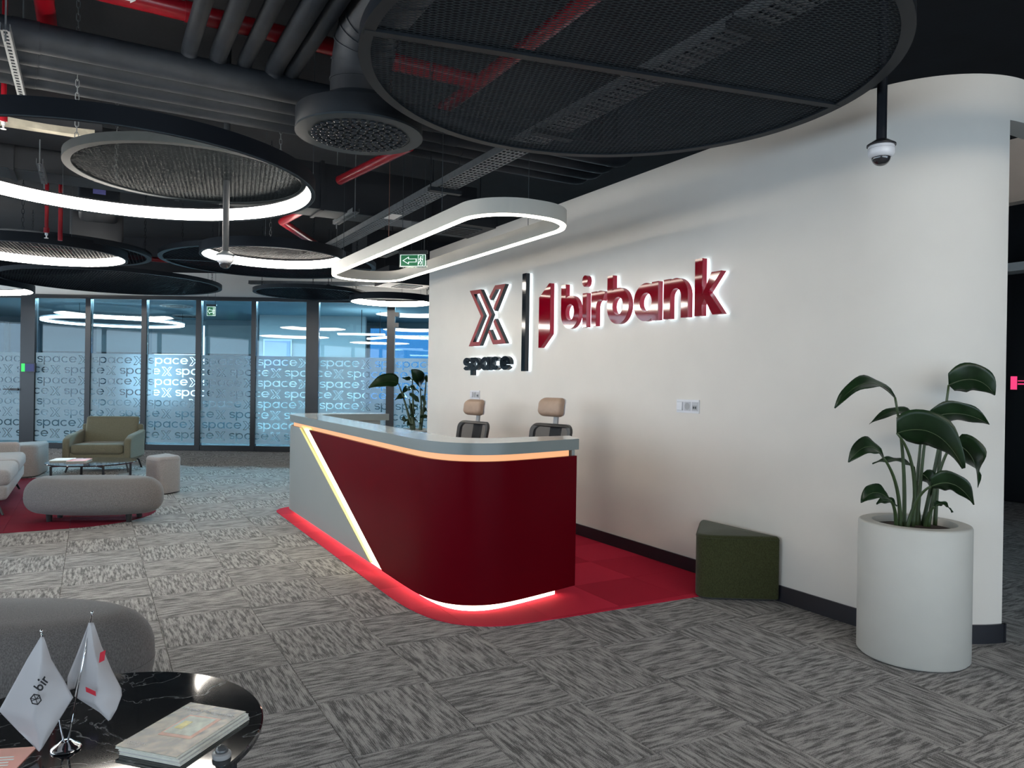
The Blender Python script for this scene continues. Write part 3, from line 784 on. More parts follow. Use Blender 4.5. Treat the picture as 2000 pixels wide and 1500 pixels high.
# birbank: measured left/right edge of every letter on the letter face plane
def yz(x, y, X=FX0):
    d_ = FW + IX*((x-1000)/FPX) - IU*((y-750)/FPX); p = EYEP + d_*(X/d_.x); return p.y, p.z
def cx6(u): return 1080+u/5.556
def cy6(v): return 480+v/5.556
rows = [('b',85,278,1),('i',318,362,1),('r',413,562,1),('b',585,820,1),('a',872,1138,1),('n',1197,1462,1),('k',1535,1838,1)]
zb = 1.872; xh = 0.300
for ch, u0, u1, _ in rows:
    base_v = 900-(u0-180)*0.1095
    y0 = yz(cx6(u0), cy6(base_v-100))[0]; y1 = yz(cx6(u1), cy6(base_v-100))[0]
    wd_ = y0-y1
    cs, gw = glyph(ch, 0.255, 1.37, 26)
    if ch == 'i': groups = [[cs[0]], [[(c_[0]*1.0, c_[1]) for c_ in cs[1]]]]
    else: groups = [cs]
    letter('letter_'+ch, sign, groups, y0, zb, wd_/gw, xh, M['sign_red'], M['sign_red_side'])
# slanted red mark
pts = [(1158,487),(1275,320),(1290,318),(1283,912),(1172,1076),(1148,1076)]
yy = [yz(860+u/6.0, 500+v/6.0) for u, v in pts]
ym = max(a for a, b in yy)
letter('slanted_mark', sign, [[[(ym-a, b-1.7) for a, b in yy]]], ym, 1.7, 1, 1, M['sign_red'], M['sign_red_side'])
# dividing bar
ya, za = yz(1024, 534); _, zb2 = yz(1021, 725)
letter('divider_bar', sign, [[[(0,0),(0.07,0),(0.07,za-zb2),(0,za-zb2)]]], ya+0.035, zb2, 1, 1, M['sign_black'], M['sign_side'])
# outlined X: a closed chevron and two open arms, laid out on the letter face
def fx(pts): return [(lambda q: (X0-q[0], q[1]-ZX))(yz(860+u/6.0, 500+v/6.0)) for u, v in pts]
X0, ZX = yz(917, 675)
Xg = [stroke(fx([(368,428),(466,415),(586,688),(456,1028),(356,1034),(490,702)]), 0.046, True),
      stroke(fx([(578,498),(645,368),(735,355),(628,628)]), 0.046),
      stroke(fx([(628,752),(738,1000),(622,1010),(568,880)]), 0.046)]
letter('outlined_x', sign, Xg, X0, ZX, 1, 1, M['sign_coral'], M['sign_side'])
# space
y0 = yz(904.5, 712)[0]; y1 = yz(996, 712)[0]; zc = yz(950, 723)[1]; zt = yz(950, 697)[1]
wordw = 0.0; lay = []
for ch in 'space':
    cs, gw = glyph(ch, 0.27, 1.38, 20); lay.append((ch, cs, wordw)); wordw += gw+0.06
sx = (y0-y1)/(wordw-0.06)
for ch, cs, u in lay:
    letter('letter_'+ch, sign, [[[(x+u, y) for x, y in c] for c in cs]], y0, zc, sx, (zt-zc), M['sign_black'], M['sign_side'])

# ------------------------------------------------------------------ wall sockets
def socket(x, y, w_, h_, label):
    yc, zc_ = yz(x, y, WX); r_ = thing('socket_plate', (WX, yc, zc_), label, 'socket')
    obj('plate', MB().box((WX-0.009, yc-w_/2, zc_-h_/2), (WX-0.0005, yc+w_/2, zc_+h_/2)), M['plastic_white'], r_)
    for k in range(3):
        yk = yc+w_/2-w_*(k+0.5)/3
        obj('frame', MB().box((WX-0.012, yk-w_*0.135, zc_-h_*0.34), (WX-0.009, yk+w_*0.135, zc_+h_*0.34)), M['plastic_pale'], r_)
    yk = yc+w_/2-w_*0.5/3; obj('switch_rocker', MB().obox((WX-0.014, yk, zc_), (0.004,0,0.001), (0,w_*0.115,0), (0.001,0,h_*0.29)), M['plastic_white'], r_)
    yk = yc
    hole = MB(); hole.loft([[(xx, yk+0.026*math.cos(t*PI/10), zc_+0.026*math.sin(t*PI/10)) for t in range(20)] for xx in (WX-0.0125, WX-0.0135)])
    obj('power_outlet', hole, M['plastic_grey'], r_)
    yk = yc-w_/2+w_*0.5/3
    obj('data_port', MB().box((WX-0.014, yk-0.022, zc_-0.024), (WX-0.012, yk+0.022, zc_+0.010)), M['plastic_grey'], r_)
    obj('data_jack', MB().box((WX-0.015, yk-0.017, zc_-0.016), (WX-0.014, yk-0.003, zc_+0.0)).box((WX-0.015, yk+0.003, zc_-0.016), (WX-0.014, yk+0.017, zc_)), M['plastic_black'], r_)
socket(1344.5, 793.5, 0.235, 0.098, 'white triple socket plate on the open wall right of the desk')
socket(928.5, 771, 0.235, 0.098, 'white triple socket plate below the black space lettering')

# ------------------------------------------------------------------ office chairs behind the desk
def soft(outline, z0, z1, r, n=5, top_r=None, sag=0.0):
    """cushion-like body: outline with rounded upper and lower edges"""
    top_r = r if top_r is None else top_r
    P = [Vector(p) for p in outline]; N = []
    m = len(P); sg = 1 if area2(outline) > 0 else -1
    for i in range(m):
        t = (P[(i+1) % m]-P[i-1]).normalized(); N.append(Vector((-t.y, t.x))*sg)
    rings = []
    prof = [(r*(1-math.sin(PI/2*k/n)), z0+r*(1-math.cos(PI/2*k/n))) for k in range(n+1)]
    prof += [(top_r*(1-math.cos(PI/2*k/n)), z1-top_r*(1-math.sin(PI/2*k/n))) for k in range(n+1)]
    for d_, z in prof: rings.append([(P[i].x+N[i].x*d_, P[i].y+N[i].y*d_, z) for i in range(m)])
    mb = MB(); mb.loft(rings, True, False)
    c = sum(P, Vector((0,0)))/m
    for ring, zz, flip in ((rings[0], z0, True), (rings[-1], z1, False)):
        K = 4; prev = len(mb.v); 
        base = ring; o = len(mb.v)
        for k in range(1, K+1):
            t = 1-k/(K+0.4)
            mb.v += [(c.x+(p[0]-c.x)*t, c.y+(p[1]-c.y)*t, zz+(0 if flip else sag*math.sin(PI/2*(1-t)))) for p in base]
        first = 0 if flip else (len(prof)-1)*m
        lay = [first] + [o+k*m for k in range(K)]
        for k in range(K):
            for i in range(m):
                a, b = lay[k]+i, lay[k]+(i+1) % m; a2, b2 = lay[k+1]+i, lay[k+1]+(i+1) % m
                mb.f.append((a,b,b2,a2)); mb.m.append(0)
        mb.f.append(tuple(lay[K]+i for i in range(m))); mb.m.append(0)
    return mb
def rrect(w_, h_, r, n=5, c=(0,0)):
    o = []
    for cx_, cy_, a in ((w_/2-r,h_/2-r,0),(-w_/2+r,h_/2-r,PI/2),(-w_/2+r,-h_/2+r,PI),(w_/2-r,-h_/2+r,1.5*PI)):
        o += arc(c[0]+cx_, c[1]+cy_, r, a, a+PI/2, n)
    return o
def xf(mb, fn): mb.v = [tuple(fn(Vector(p))) for p in mb.v]; return mb
def office_chair(loc, rz, label, lift=0.0):
    ch = thing('office_chair', loc, label, 'chair', 'office chairs behind the desk', rz)
    # front is local -Y
    def P_(name, mb, m, par=None, sm=True):
        if name not in ('base_leg', 'gas_column', 'caster'): xf(mb, lambda p: Vector((p.x, p.y, p.z+lift)))
        return obj(name, mb, m, par or ch, local=True, smooth=sm, auto=45)
    P_('seat', soft(rrect(0.50,0.48,0.10,c=(0,-0.03)), 0.43, 0.51, 0.03), M['mesh_fabric'])
    def curve_back(p, y0, k, lean): return Vector((p.x, y0 + k*p.x*p.x*-1.0 + p.y + lean*(p.z-0.55), p.z))
    def shell(w0, w1, z0, z1, t, rad, hole=False):
        out = rrect(1,1,rad,6); mb_ = MB()
        def m_(u, v, w): 
            z = z0+(v+0.5)*(z1-z0); ww = w0+(w1-w0)*(v+0.5); return (u*ww, w, z)
        cs_ = [out]
        if hole: cs_ = [out, rrect(1-0.16,1-0.13,rad*0.7,6)]
        mb_.prism(cs_, -t/2, t/2, m_); return mb_
    fr = shell(0.44, 0.48, 0.52, 0.97, 0.03, 0.16, True); xf(fr, lambda p: curve_back(p, 0.22, 0.55, 0.20))
    bk = P_('backrest_frame', fr, M['plastic_black'], sm=False)
    ms = MB(); G = []
    for j in range(9):
        z = 0.53+0.42*j/8; row = []
        for i in range(11):
            x = (-0.5+i/10)*0.44; row.append(curve_back(Vector((x, 0.0, z)), 0.215, 0.55, 0.20))
        G.append(row)
    ms.loft(G, False, False); P_('backrest_mesh', ms, M['net'])
    P_('lumbar_spine', MB().obox((0, 0.30, 0.80), (0.055,0,0), (0,0.014,0), (0,0.03,0.15)), M['plastic_black'], sm=False)
    P_('headrest_bracket', MB().obox((0, 0.325, 0.995), (0.022,0,0), (0,0.010,0), (0,0.006,0.06)), M['plastic_grey'], sm=False)
    hd = soft(rrect(0.27,0.16,0.05,6), -0.035, 0.035, 0.03)
    xf(hd, lambda p: Vector((p.x, 0.27 - p.z - 0.9*p.x*p.x + 1.6*(p.y+0.02)**2*2.2, 1.11+p.y)))
    P_('headrest', hd, M['tan'])
    sh = MB().prism([rrect(0.24,0.15,0.05,6)], 0.0, 0.008, lambda u, v, w: (u, 0.312+w-0.9*u*u+3.5*(v+0.02)**2, 1.11+v)); P_('headrest_shell', sh, M['plastic_white'], sm=False)
    for s_ in (-1, 1):
        P_('armrest', MB().tube([(s_*0.25,0.12,0.47),(s_*0.29,0.10,0.55),(s_*0.29,0.08,0.66)],0.018,8).obox((s_*0.29,0.02,0.672),(0.04,0,0),(0,0.12,0),(0,0,0.014)), M['plastic_black'])
    P_('gas_column', MB().lathe([(0.03,0.08),(0.03,0.26),(0.02,0.27),(0.02,0.42),(0.09,0.43+lift)],n=14), M['plastic_black'])
    for k in range(5):
        a = 2*PI*k/5+0.3; d_ = Vector((math.cos(a), math.sin(a), 0))
        lg = P_('base_leg', MB().tube([d_*0.02+Vector((0,0,0.11)), d_*0.30+Vector((0,0,0.075))],[0.026,0.018],8), M['plastic_black'])
        cst = MB(); sd = d_.cross(ez); q_ = d_*0.30
        cst.loft([[q_+sd*w_+Vector((0,0,0.03))+ (d_*math.cos(t*PI/6)+ez*math.sin(t*PI/6))*0.0295 for t in range(12)] for w_ in (-0.02,0.02)])
        obj('caster', cst, M['plastic_black'], lg, local=True)
    return ch
office_chair((3.12, 6.62, 0.005), facing(-0.935, -0.22), 'black mesh office chair with tan headrest, the one nearer the glass partition')
office_chair((3.12, 5.17, 0.005), facing(-0.935, -0.22), 'black mesh office chair with tan headrest, nearer the open end of the desk', 0.055)

# ------------------------------------------------------------------ poufs
def round_poly(pts, r, n=6):
    """rounded convex polygon"""
    o = []; m = len(pts); P = [Vector(p) for p in pts]
    rr = r if isinstance(r, (list, tuple)) else [r]*m
    for i in range(m):
        a = (P[i-1]-P[i]).normalized(); b = (P[(i+1) % m]-P[i]).normalized()
        for k in range(n+1):
            t = k/n; A = P[i]+a*rr[i]; B = P[i]+b*rr[i]
            o.append(tuple(A*(1-t)**2+P[i]*2*t*(1-t)+B*t*t))
    return o
def pouf(name, pts, z1, mat_, label, r, edge=0.022, feet=True):
    c = sum((Vector(p) for p in pts), Vector((0,0)))/len(pts)
    root = thing(name, (c.x,c.y,0), label, 'pouf')
    ol = round_poly(pts, r)
    body = obj('cushion', soft(ol, 0.012, z1, 0.012, top_r=edge, sag=0.012), mat_, root, smooth=True, auto=60)
    P = [Vector(p) for p in ol]; cc_ = sum(P, Vector((0,0)))/len(P)
    seam = [(cc_.x+(p.x-cc_.x)*1.001, cc_.y+(p.y-cc_.y)*1.001, z1-edge*0.95) for p in P]
    obj('piping', MB().tube(seam, 0.0022, 5, closed=True), mat_, body, smooth=True)
    base = [tuple(cc_+(p-cc_)*0.93) for p in P]
    obj('base', MB().prism([base], 0.0055, 0.02, lambda u, v, w: (u, v, w)), M['plastic_black'], root)
    return root
pouf('wedge_pouf', [(3.832, 3.205), (3.835, 3.93), (3.37, 3.50)], 0.415, M['fab_green'], 'moss green wedge shaped pouf against the reception wall', [0.035, 0.10, 0.13])
pouf('wedge_pouf', [(0.56, 9.72), (0.68, 9.36), (0.96, 9.60), (0.83, 10.0)], 0.44, M['fab_light'], 'pale grey upright pouf beside the armchair', [0.08, 0.12, 0.08, 0.08], 0.04)
pouf('wedge_pouf', [(-0.95, 12.2), (-1.0, 11.6), (-0.62, 11.75), (-0.50, 12.5)], 0.44, M['fab_light'], 'pale grey pouf behind the sofa at the left edge', [0.1, 0.12, 0.12, 0.12], 0.05)
def bean(cx_, cy_, L2, W2, dent, rot, n=72):
    o = []
    for k in range(n):
        t = 2*PI*k/n; x = math.cos(t); y = math.sin(t)
        sx_ = math.copysign(abs(x)**0.92, x)*L2; sy_ = math.copysign(abs(y)**0.9, y)*W2
        if y > 0: sy_ -= dent*math.exp(-((sx_+0.05)/(0.36*L2))**2)
        else: sy_ -= dent*0.35*math.exp(-((sx_)/(0.5*L2))**2)
        o.append((cx_+sx_*math.cos(rot)-sy_*math.sin(rot), cy_+sx_*math.sin(rot)+sy_*math.cos(rot)))
    return o
def ottoman(c, L2, W2, dent, rot, z0, z1, label, legs):
    root = thing('bean_ottoman', (c[0],c[1],0), label, 'ottoman')
    body = obj('cushion', soft(bean(c[0],c[1],L2,W2,dent,rot), z0, z1, 0.135, 8, 0.165, 0.015), M['fab_grey'], root, smooth=True)
    ol = bean(c[0],c[1],L2*1.002,W2*1.002,dent,rot)
    obj('seam', MB().tube([(p[0],p[1],z0+0.15) for p in ol], 0.002, 5, closed=True), M['fab_grey'], body, smooth=True)
    for u in legs:
        p = Vector((c[0]+u[0]*math.cos(rot)-u[1]*math.sin(rot), c[1]+u[0]*math.sin(rot)+u[1]*math.cos(rot)))
        obj('foot', MB().lathe([(0.022,0.0055),(0.03,z0+0.02)], (p.x,p.y,0), 12), M['plastic_black'], root)
    return root
rotv = math.atan2(R2.y, R2.x)
oc = R2*(-0.0)+Vector((0.045, 8.03))
ottoman((0.045, 8.06), 0.62, 0.29, 0.05, rotv+0.10, 0.075, 0.415, 'taupe oval ottoman standing in front of the far coffee table', ((-0.36,-0.1),(0.36,-0.12),(-0.36,0.1),(0.36,0.12)))
ottoman((-0.395, 3.66), 0.70, 0.33, 0.03, rotv+0.02, 0.065, 0.42, 'taupe oval ottoman cut by the left edge behind the flags', ((-0.4,-0.1),(0.4,-0.12),(-0.4,0.1),(0.4,0.12)))

# ------------------------------------------------------------------ planter and plants
def planter(c, R, h, label):
    root = thing('round_planter', (c[0],c[1],0), label, 'planter')
    obj('shell', MB().lathe([(R-0.012,0.0055),(R,0.018),(R,h-0.012),(R-0.004,h-0.003),(R-0.012,h),(R-0.065,h),(R-0.070,h-0.008),(R-0.070,h-0.10)], (c[0],c[1],0), 72, caps=False), M['planter'], root, smooth=True, auto=50)
    obj('soil', MB().lathe([(R-0.069,h-0.035),(R*0.4,h-0.022),(0.01,h-0.018)], (c[0],c[1],0), 40), M['soil'], root, smooth=True)
    return root
def leaf(root, base, tip, width, droop, roll, up=Vector((0,0,1)), ctrl=None, cup=0.25, wave=0.006, seed=0):
    base = Vector(base); tip = Vector(tip)
    mid = (base+tip)/2 + up*droop if ctrl is None else Vector(ctrl)
    n, m = 16, 8; G = []; rnd = random.Random(seed); ph = rnd.random()*6
    Lf = (tip-base).length; rib = []
    for i in range(n+1):
        t = i/n; p = base*(1-t)**2+mid*2*t*(1-t)+tip*t*t
        tg = ((mid-base)*(1-t)+(tip-mid)*t).normalized()
        sd = tg.cross(up); sd = sd.normalized() if sd.length > 1e-4 else Vector((1,0,0))
        nm = sd.cross(tg); a = roll
        s2 = sd*math.cos(a)+nm*math.sin(a); n2 = s2.cross(tg)
        wd_ = width*0.5*(math.sin(PI*min(1, 0.06+0.94*t)**0.72)**0.75 if 0 < t < 1 else 0.05)
        row = []
        for j in range(m+1):
            v = -1+2*j/m
            row.append(p + s2*(v*wd_) - n2*(-cup*abs(v)**1.5*wd_) + n2*(wave*math.sin(ph+t*15+v*2.0)*abs(v)))
        G.append(row); rib.append(p-n2*0.001)
    mb = MB(); mb.loft(G, False, False)
    me_o = obj('leaf', mb, M['leaf'], root, smooth=True, recalc=False)
    sm_ = me_o.modifiers.new('thickness', 'SOLIDIFY'); sm_.thickness = 0.0012
    obj('midrib', MB().tube(rib, [0.004*(1-0.8*i/n) for i in range(n+1)], 6), M['stem'], me_o, smooth=True)
    return me_o
def stem(root, pts, r0=0.008, r1=0.005):
    P = [Vector(p) for p in pts]; out = []
    for i in range(13):
        t = i/12
        if len(P) == 3: out.append(P[0]*(1-t)**2+P[1]*2*t*(1-t)+P[2]*t*t)
        else: out.append(P[0].lerp(P[1], t))
    return obj('stem', MB().tube(out, [r0+(r1-r0)*i/12 for i in range(13)], 8), M['stem'], root, smooth=True)
PC = (3.700, 2.262); PR = 0.262; PH = 0.688
planter(PC, PR, PH, 'tall round matt white planter at the rounded wall end')
plant = thing('potted_plant', (PC[0], PC[1], PH-0.04), 'large leafy dark green plant growing in the tall white planter', 'plant')
PDp = 3.80
def soilp(x, dd=0.0): p = px(x, 1015, PDp+dd); return Vector((p.x, p.y, PH-0.05))
#        base px      depth  tip px       depth  width droop roll ctrl
LV = [((1748,776),3.72,(1630,797),3.62,0.105,None,0.55,(1690,712)),
      ((1800,832),3.86,(1698,828),3.80,0.075,None,0.60,(1765,778)),
      ((1724,892),3.66,(1657,903),3.58,0.11,None,0.75,(1695,848)),
      ((1853,752),3.80,(1943,772),3.72,0.17,None,1.05,(1912,722)),
      ((1812,818),3.76,(1932,829),3.70,0.14,None,0.85,(1875,792)),
      ((1752,846),3.70,(1882,915),3.52,0.21,None,1.05,(1835,815)),
      ((1862,866),3.70,(1910,952),3.62,0.16,None,1.0,(1912,880)),
      ((1818,950),3.62,(1902,986),3.54,0.13,None,0.9,(1868,925)),
      ((1738,976),3.66,(1682,982),3.60,0.095,None,0.8,(1705,945)),
      ((1752,988),3.74,(1712,985),3.72,0.05,None,0.7,(1730,968)),
      ((1826,988),3.72,(1860,1001),3.66,0.045,None,0.6,(1845,975)),
      ((1785,912),3.88,(1704,906),3.84,0.05,None,0.5,(1745,888)),
      ((1800,925),3.84,(1822,975),3.80,0.10,None,0.9,(1822,935)),
      ((1845,815),3.86,(1810,870),3.80,0.12,None,0.9,(1812,825))]
for k, (b, bd, t, td, wv, dr, ro, ct) in enumerate(LV):
    B, T = px(b[0], b[1], bd), px(t[0], t[1], td)
    Cc = px(ct[0], ct[1], (bd+td)/2) if ct else None
    leaf(plant, B, T, wv, dr or 0.0, ro, ctrl=Cc, seed=k)
ST = [((1748,776),3.72,1765,(1772,900)),((1800,832),3.86,1778,(1795,920)),((1724,892),3.66,1758,(1762,940)),((1853,752),3.80,1800,(1840,860)),
      ((1812,818),3.76,1790,(1800,900)),((1752,846),3.70,1782,(1800,900)),((1862,866),3.70,1812,(1830,900)),((1818,950),3.62,1770,(1785,965)),
      ((1738,976),3.66,1750,(1752,990)),((1826,988),3.72,1805,(1810,1000)),((1785,912),3.88,1786,(1790,960)),((1845,815),3.86,1826,(1832,900)),((1790,940),3.80,1796,(1793,980))]
for (b, bd, sx_, ct) in ST:
    stem(plant, (soilp(sx_, (bd-3.75)*0.5), px(ct[0], ct[1], (bd+PDp)/2), px(b[0], b[1], bd)), 0.011, 0.0055)
# second plant beyond the wall end
P2 = px(812, 840, 10.3); P2 = Vector((P2.x, P2.y, 0))
planter((P2.x, P2.y), 0.27, 0.70, 'round white planter half hidden behind the desk near the glass')
pl2 = thing('potted_plant', (P2.x, P2.y, 0.66), 'leafy dark green plant silhouetted against the glass behind the desk', 'plant')
LV2 = [((778,749),(720,758),0.24,(755,736),0.9),((821,762),(803,722),0.24,(822,735),1.4),((805,740),(786,738),0.10,(795,742),0.6),((802,757),(786,768),0.09,(793,757),0.8),
       ((799,778),(771,782),0.13,(790,768),0.6),((800,772),(819,786),0.13,(808,775),0.8),((803,759),(818,768),0.12,(812,756),0.7),((832,745),(838,738),0.12,(836,738),0.9),
       ((806,795),(806,815),0.14,(800,803),1.0),((803,793),(818,797),0.10,(810,792),0.5),((822,775),(829,805),0.13,(832,785),1.1),((795,818),(789,828),0.10,(790,815),0.8),
       ((808,820),(822,832),0.12,(816,820),0.6),((806,826),(796,832),0.10,(800,824),0.6),((826,800),(838,808),0.10,(833,800),0.6),((822,818),(836,812),0.09,(830,812),0.5),((812,815),(800,812),0.08,(806,810),0.5)]
for k, (b, t, wv, ct, ro) in enumerate(LV2):
    leaf(pl2, px(b[0],b[1],10.3+0.04*(k%5)), px(t[0],t[1],10.2+0.04*(k%3)), wv, 0, ro, ctrl=px(ct[0],ct[1],10.25), seed=40+k)
for b, s_ in (((778,749),806),((821,762),822),((805,740),806),((799,778),805),((832,745),821),((806,795),806),((822,775),820),((808,820),808),((795,818),804),((826,800),820)):
    q0 = px(s_, 838, 10.3); q0.z = 0.64
    stem(pl2, (q0, (q0+px(b[0],b[1],10.3))/2+Vector((0.02,0,0.05)), px(b[0],b[1],10.3)), 0.022, 0.008)
# ------------------------------------------------------------------ armchair
ac = ld((207-1000)/FPX*10.75, 10.75); 
arm = thing('armchair', (ac.x, ac.y, 0), 'beige olive armchair facing the far coffee table', 'armchair', rz=facing(-0.32, -0.95))
arm.scale = (0.84, 0.84, 0.94)
A = lambda name, mb, m=M['fab_olive'], par=None, label=None: obj(name, mb, m, par or arm, local=True, smooth=True, auto=50, label=label)
A('base', soft(rrect(1.02,0.80,0.06), 0.17, 0.30, 0.03))
A('seat_cushion', soft(rrect(0.82,0.80,0.07,c=(0,-0.04)), 0.28, 0.43, 0.05, sag=0.015))
bc = soft(rrect(0.84,0.48,0.05,6), -0.075, 0.075, 0.06)
xf(bc, lambda p: Vector((p.x*(1+0.06*(p.y+0.24)), 0.27+0.35*(p.y+0.24)-p.z*0.9, 0.40+(p.y+0.24)*0.86+0.35*p.x*p.x*(1 if p.y > 0 else 0)*0.22)))
A('back_cushion', bc)
for s_ in (-1, 1):
    ar = soft(round_poly([(-0.42,0.20),(-0.42,0.50),(-0.22,0.565),(0.30,0.60),(0.40,0.62),(0.40,0.20)],[0.05,0.06,0.05,0.05,0.04,0.04]), -0.055, 0.055, 0.025)
    xf(ar, lambda p: Vector((s_*(0.475+0.06*max(0, p.y-0.45))+p.z, p.x, p.y))); A('armrest', ar)
A('back_panel', soft(rrect(1.0,0.10,0.04,c=(0,0.42)), 0.20, 0.70, 0.03))
for sx_ in (-1, 1):
    for sy_ in (-1, 1):
        A('leg', MB().tube([(sx_*0.30,sy_*0.28,0.16),(sx_*0.42,sy_*0.33,0.155),(sx_*0.45,sy_*0.345,0.13),(sx_*0.49,sy_*0.37,0.0055)],0.016,8), M['frame'])
A('leg_rail', MB().tube([(-0.31,-0.28,0.16),(0.31,-0.28,0.16)],0.014,8), M['frame'])

# ------------------------------------------------------------------ sofa
so = thing('sofa', (-1.12, 9.62, 0), 'pale grey sofa with two seat cushions at the left edge', 'sofa', rz=facing(1, 0))
S = lambda name, mb, m=M['fab_light']: obj(name, mb, m, so, local=True, smooth=True, auto=50)
S('base', soft(rrect(2.1,0.86,0.06), 0.16, 0.30, 0.03))
for s_ in (-1, 1): S('seat_cushion', soft(rrect(1.02,0.80,0.08,c=(s_*0.52,-0.05)), 0.29, 0.45, 0.055, sag=0.02))
S('back_cushion', soft(rrect(2.05,0.22,0.08,c=(0,0.36)), 0.40, 0.78, 0.07))
S('armrest', soft(rrect(0.14,0.80,0.05,c=(1.10,0.02)), 0.18, 0.56, 0.04))
for sx_ in (-0.92, 0.92):
    for sy_ in (-0.34, 0.34): S('leg', MB().tube([(sx_*0.96,sy_*0.9,0.18),(sx_*1.04,sy_*1.15,0.0055)],[0.018,0.011],8), M['frame'])

# ------------------------------------------------------------------ far coffee table with booklets
tc_ = Vector((0.02, 9.45)); tz = 0.42
tb = thing('coffee_table', (tc_.x, tc_.y, 0), 'round black glass coffee table in front of the armchair', 'table')
obj('table_top', MB().lathe([(0.44,tz-0.014),(0.452,tz-0.008),(0.452,tz-0.003),(0.448,tz)], (tc_.x,tc_.y,0), 64), mat('black_glass_top', (0.012,0.014,0.017), 0.04, coat=0.5, var=0.1, vs=3), tb, smooth=True, auto=30)
for k in range(4):
    a = rotv+PI/4+k*PI/2; d_ = Vector((math.cos(a), math.sin(a)))
    obj('leg', MB().obox((tc_.x+d_.x*0.40, tc_.y+d_.y*0.40, 0.198), (0.012,0,0),(0,0.012,0),(0,0,0.192)), M['frame'], tb)
for k in range(2):
    a = rotv+PI/4+k*PI/2; d_ = Vector((math.cos(a), math.sin(a), 0))
    obj('cross_rail', MB().obox((tc_.x,tc_.y,tz-0.027), d_*0.40, d_.cross(ez)*0.012, ez*0.012), M['frame'], tb)
for k, (x, y, lb, m_) in enumerate(((123,898,'thin white booklet lying on the far coffee table, left one','ink_white'),(155,899,'pink edged booklet lying on the far coffee table, right one','salmon'))):
    c = pz(x, y, tz+0.008)
    b = thing('booklet', (c.x,c.y,tz), lb, 'booklet', 'booklets on the far table')
    u_ = ex*math.cos(0.3)+ey*math.sin(0.3); v_ = u_.cross(ez)
    obj('pages', MB().obox((c.x,c.y,tz+0.007), u_*0.098, v_*0.135, ez*0.005), M['paper'], b)
    obj('cover', MB().obox((c.x,c.y,tz+0.0135), u_*0.10, v_*0.138, ez*0.0012), M[m_], b)

# ------------------------------------------------------------------ foreground marble table
FZ = 0.40; fc = Vector((0.000, 2.283)); FR = 0.453
ft = thing('coffee_table', (fc.x, fc.y, 0), 'round black marble table in the near left corner', 'table')
obj('table_top', MB().lathe([(FR-0.012,FZ-0.02),(FR-0.001,FZ-0.016),(FR,FZ-0.004),(FR-0.004,FZ)], (fc.x,fc.y,0), 128), M['marble'], ft, smooth=True, auto=30)
for k in range(4):
    a = 0.05+k*PI/2-0.62; d_ = Vector((math.cos(a), math.sin(a)))
    obj('leg', MB().obox((fc.x+d_.x*0.40, fc.y+d_.y*0.40, 0.185), (0.013,0,0),(0,0.013,0),(0,0,0.179)), M['frame'], ft)
for k in range(2):
    a = 0.05+k*PI/2-0.62; d_ = Vector((math.cos(a), math.sin(a), 0))
    obj('cross_rail', MB().obox((fc.x,fc.y,FZ-0.036), d_*0.40, d_.cross(ez)*0.013, ez*0.014), M['frame'], ft)
# magazines
def mag_corners(pp): return [pz(x, y, FZ+0.012) for x, y in pp]
C4 = [pz(375,1372,FZ+0.022), pz(478,1389,FZ+0.022), pz(347,1480,FZ+0.022), pz(222,1456,FZ+0.022)]
mc = sum(C4, Vector((0,0,0)))/4
U_ = ((C4[1]-C4[0])+(C4[2]-C4[3])).to_3d(); U_.z = 0; hw = U_.length/4; U_.normalize()
Vv = (C4[0]-C4[3])+(C4[1]-C4[2]); Vv.z = 0; hh = Vv.length/4; Vv = Vv.normalized()
def cover_mat(name):
    m, nt, b = nodes_of(name); L = nt.links.new
    tcn = nt.nodes.new('ShaderNodeTexCoord'); mp = nt.nodes.new('ShaderNodeMapping'); mp.inputs['Scale'].default_value = (9, 16, 9); mp.inputs['Rotation'].default_value = (0,0,0.7)
    n = nt.nodes.new('ShaderNodeTexNoise'); n.inputs['Scale'].default_value = 1.6; n.inputs['Detail'].default_value = 4; n.inputs['Distortion'].default_value = 0.8
    r = nt.nodes.new('ShaderNodeValToRGB'); e = r.color_ramp.elements
    e[0].position = 0.38; e[0].color = (0.05,0.055,0.055,1); e[1].position = 0.68; e[1].color = (0.27,0.22,0.14,1)
    L(tcn.outputs['Object'], mp.inputs['Vector']); L(mp.outputs['Vector'], n.inputs['Vector']); L(n.outputs['Fac'], r.inputs['Fac']); L(r.outputs['Color'], b.inputs['Base Color'])
    b.inputs['Roughness'].default_value = 0.25
    return m
covm = cover_mat('photo_print_cover')
labs = ['thin magazine at the bottom of the pile on the marble table', 'thin magazine in the middle of the pile on the marble table', 'magazine with a printed sand coloured cover on top of the marble table pile']
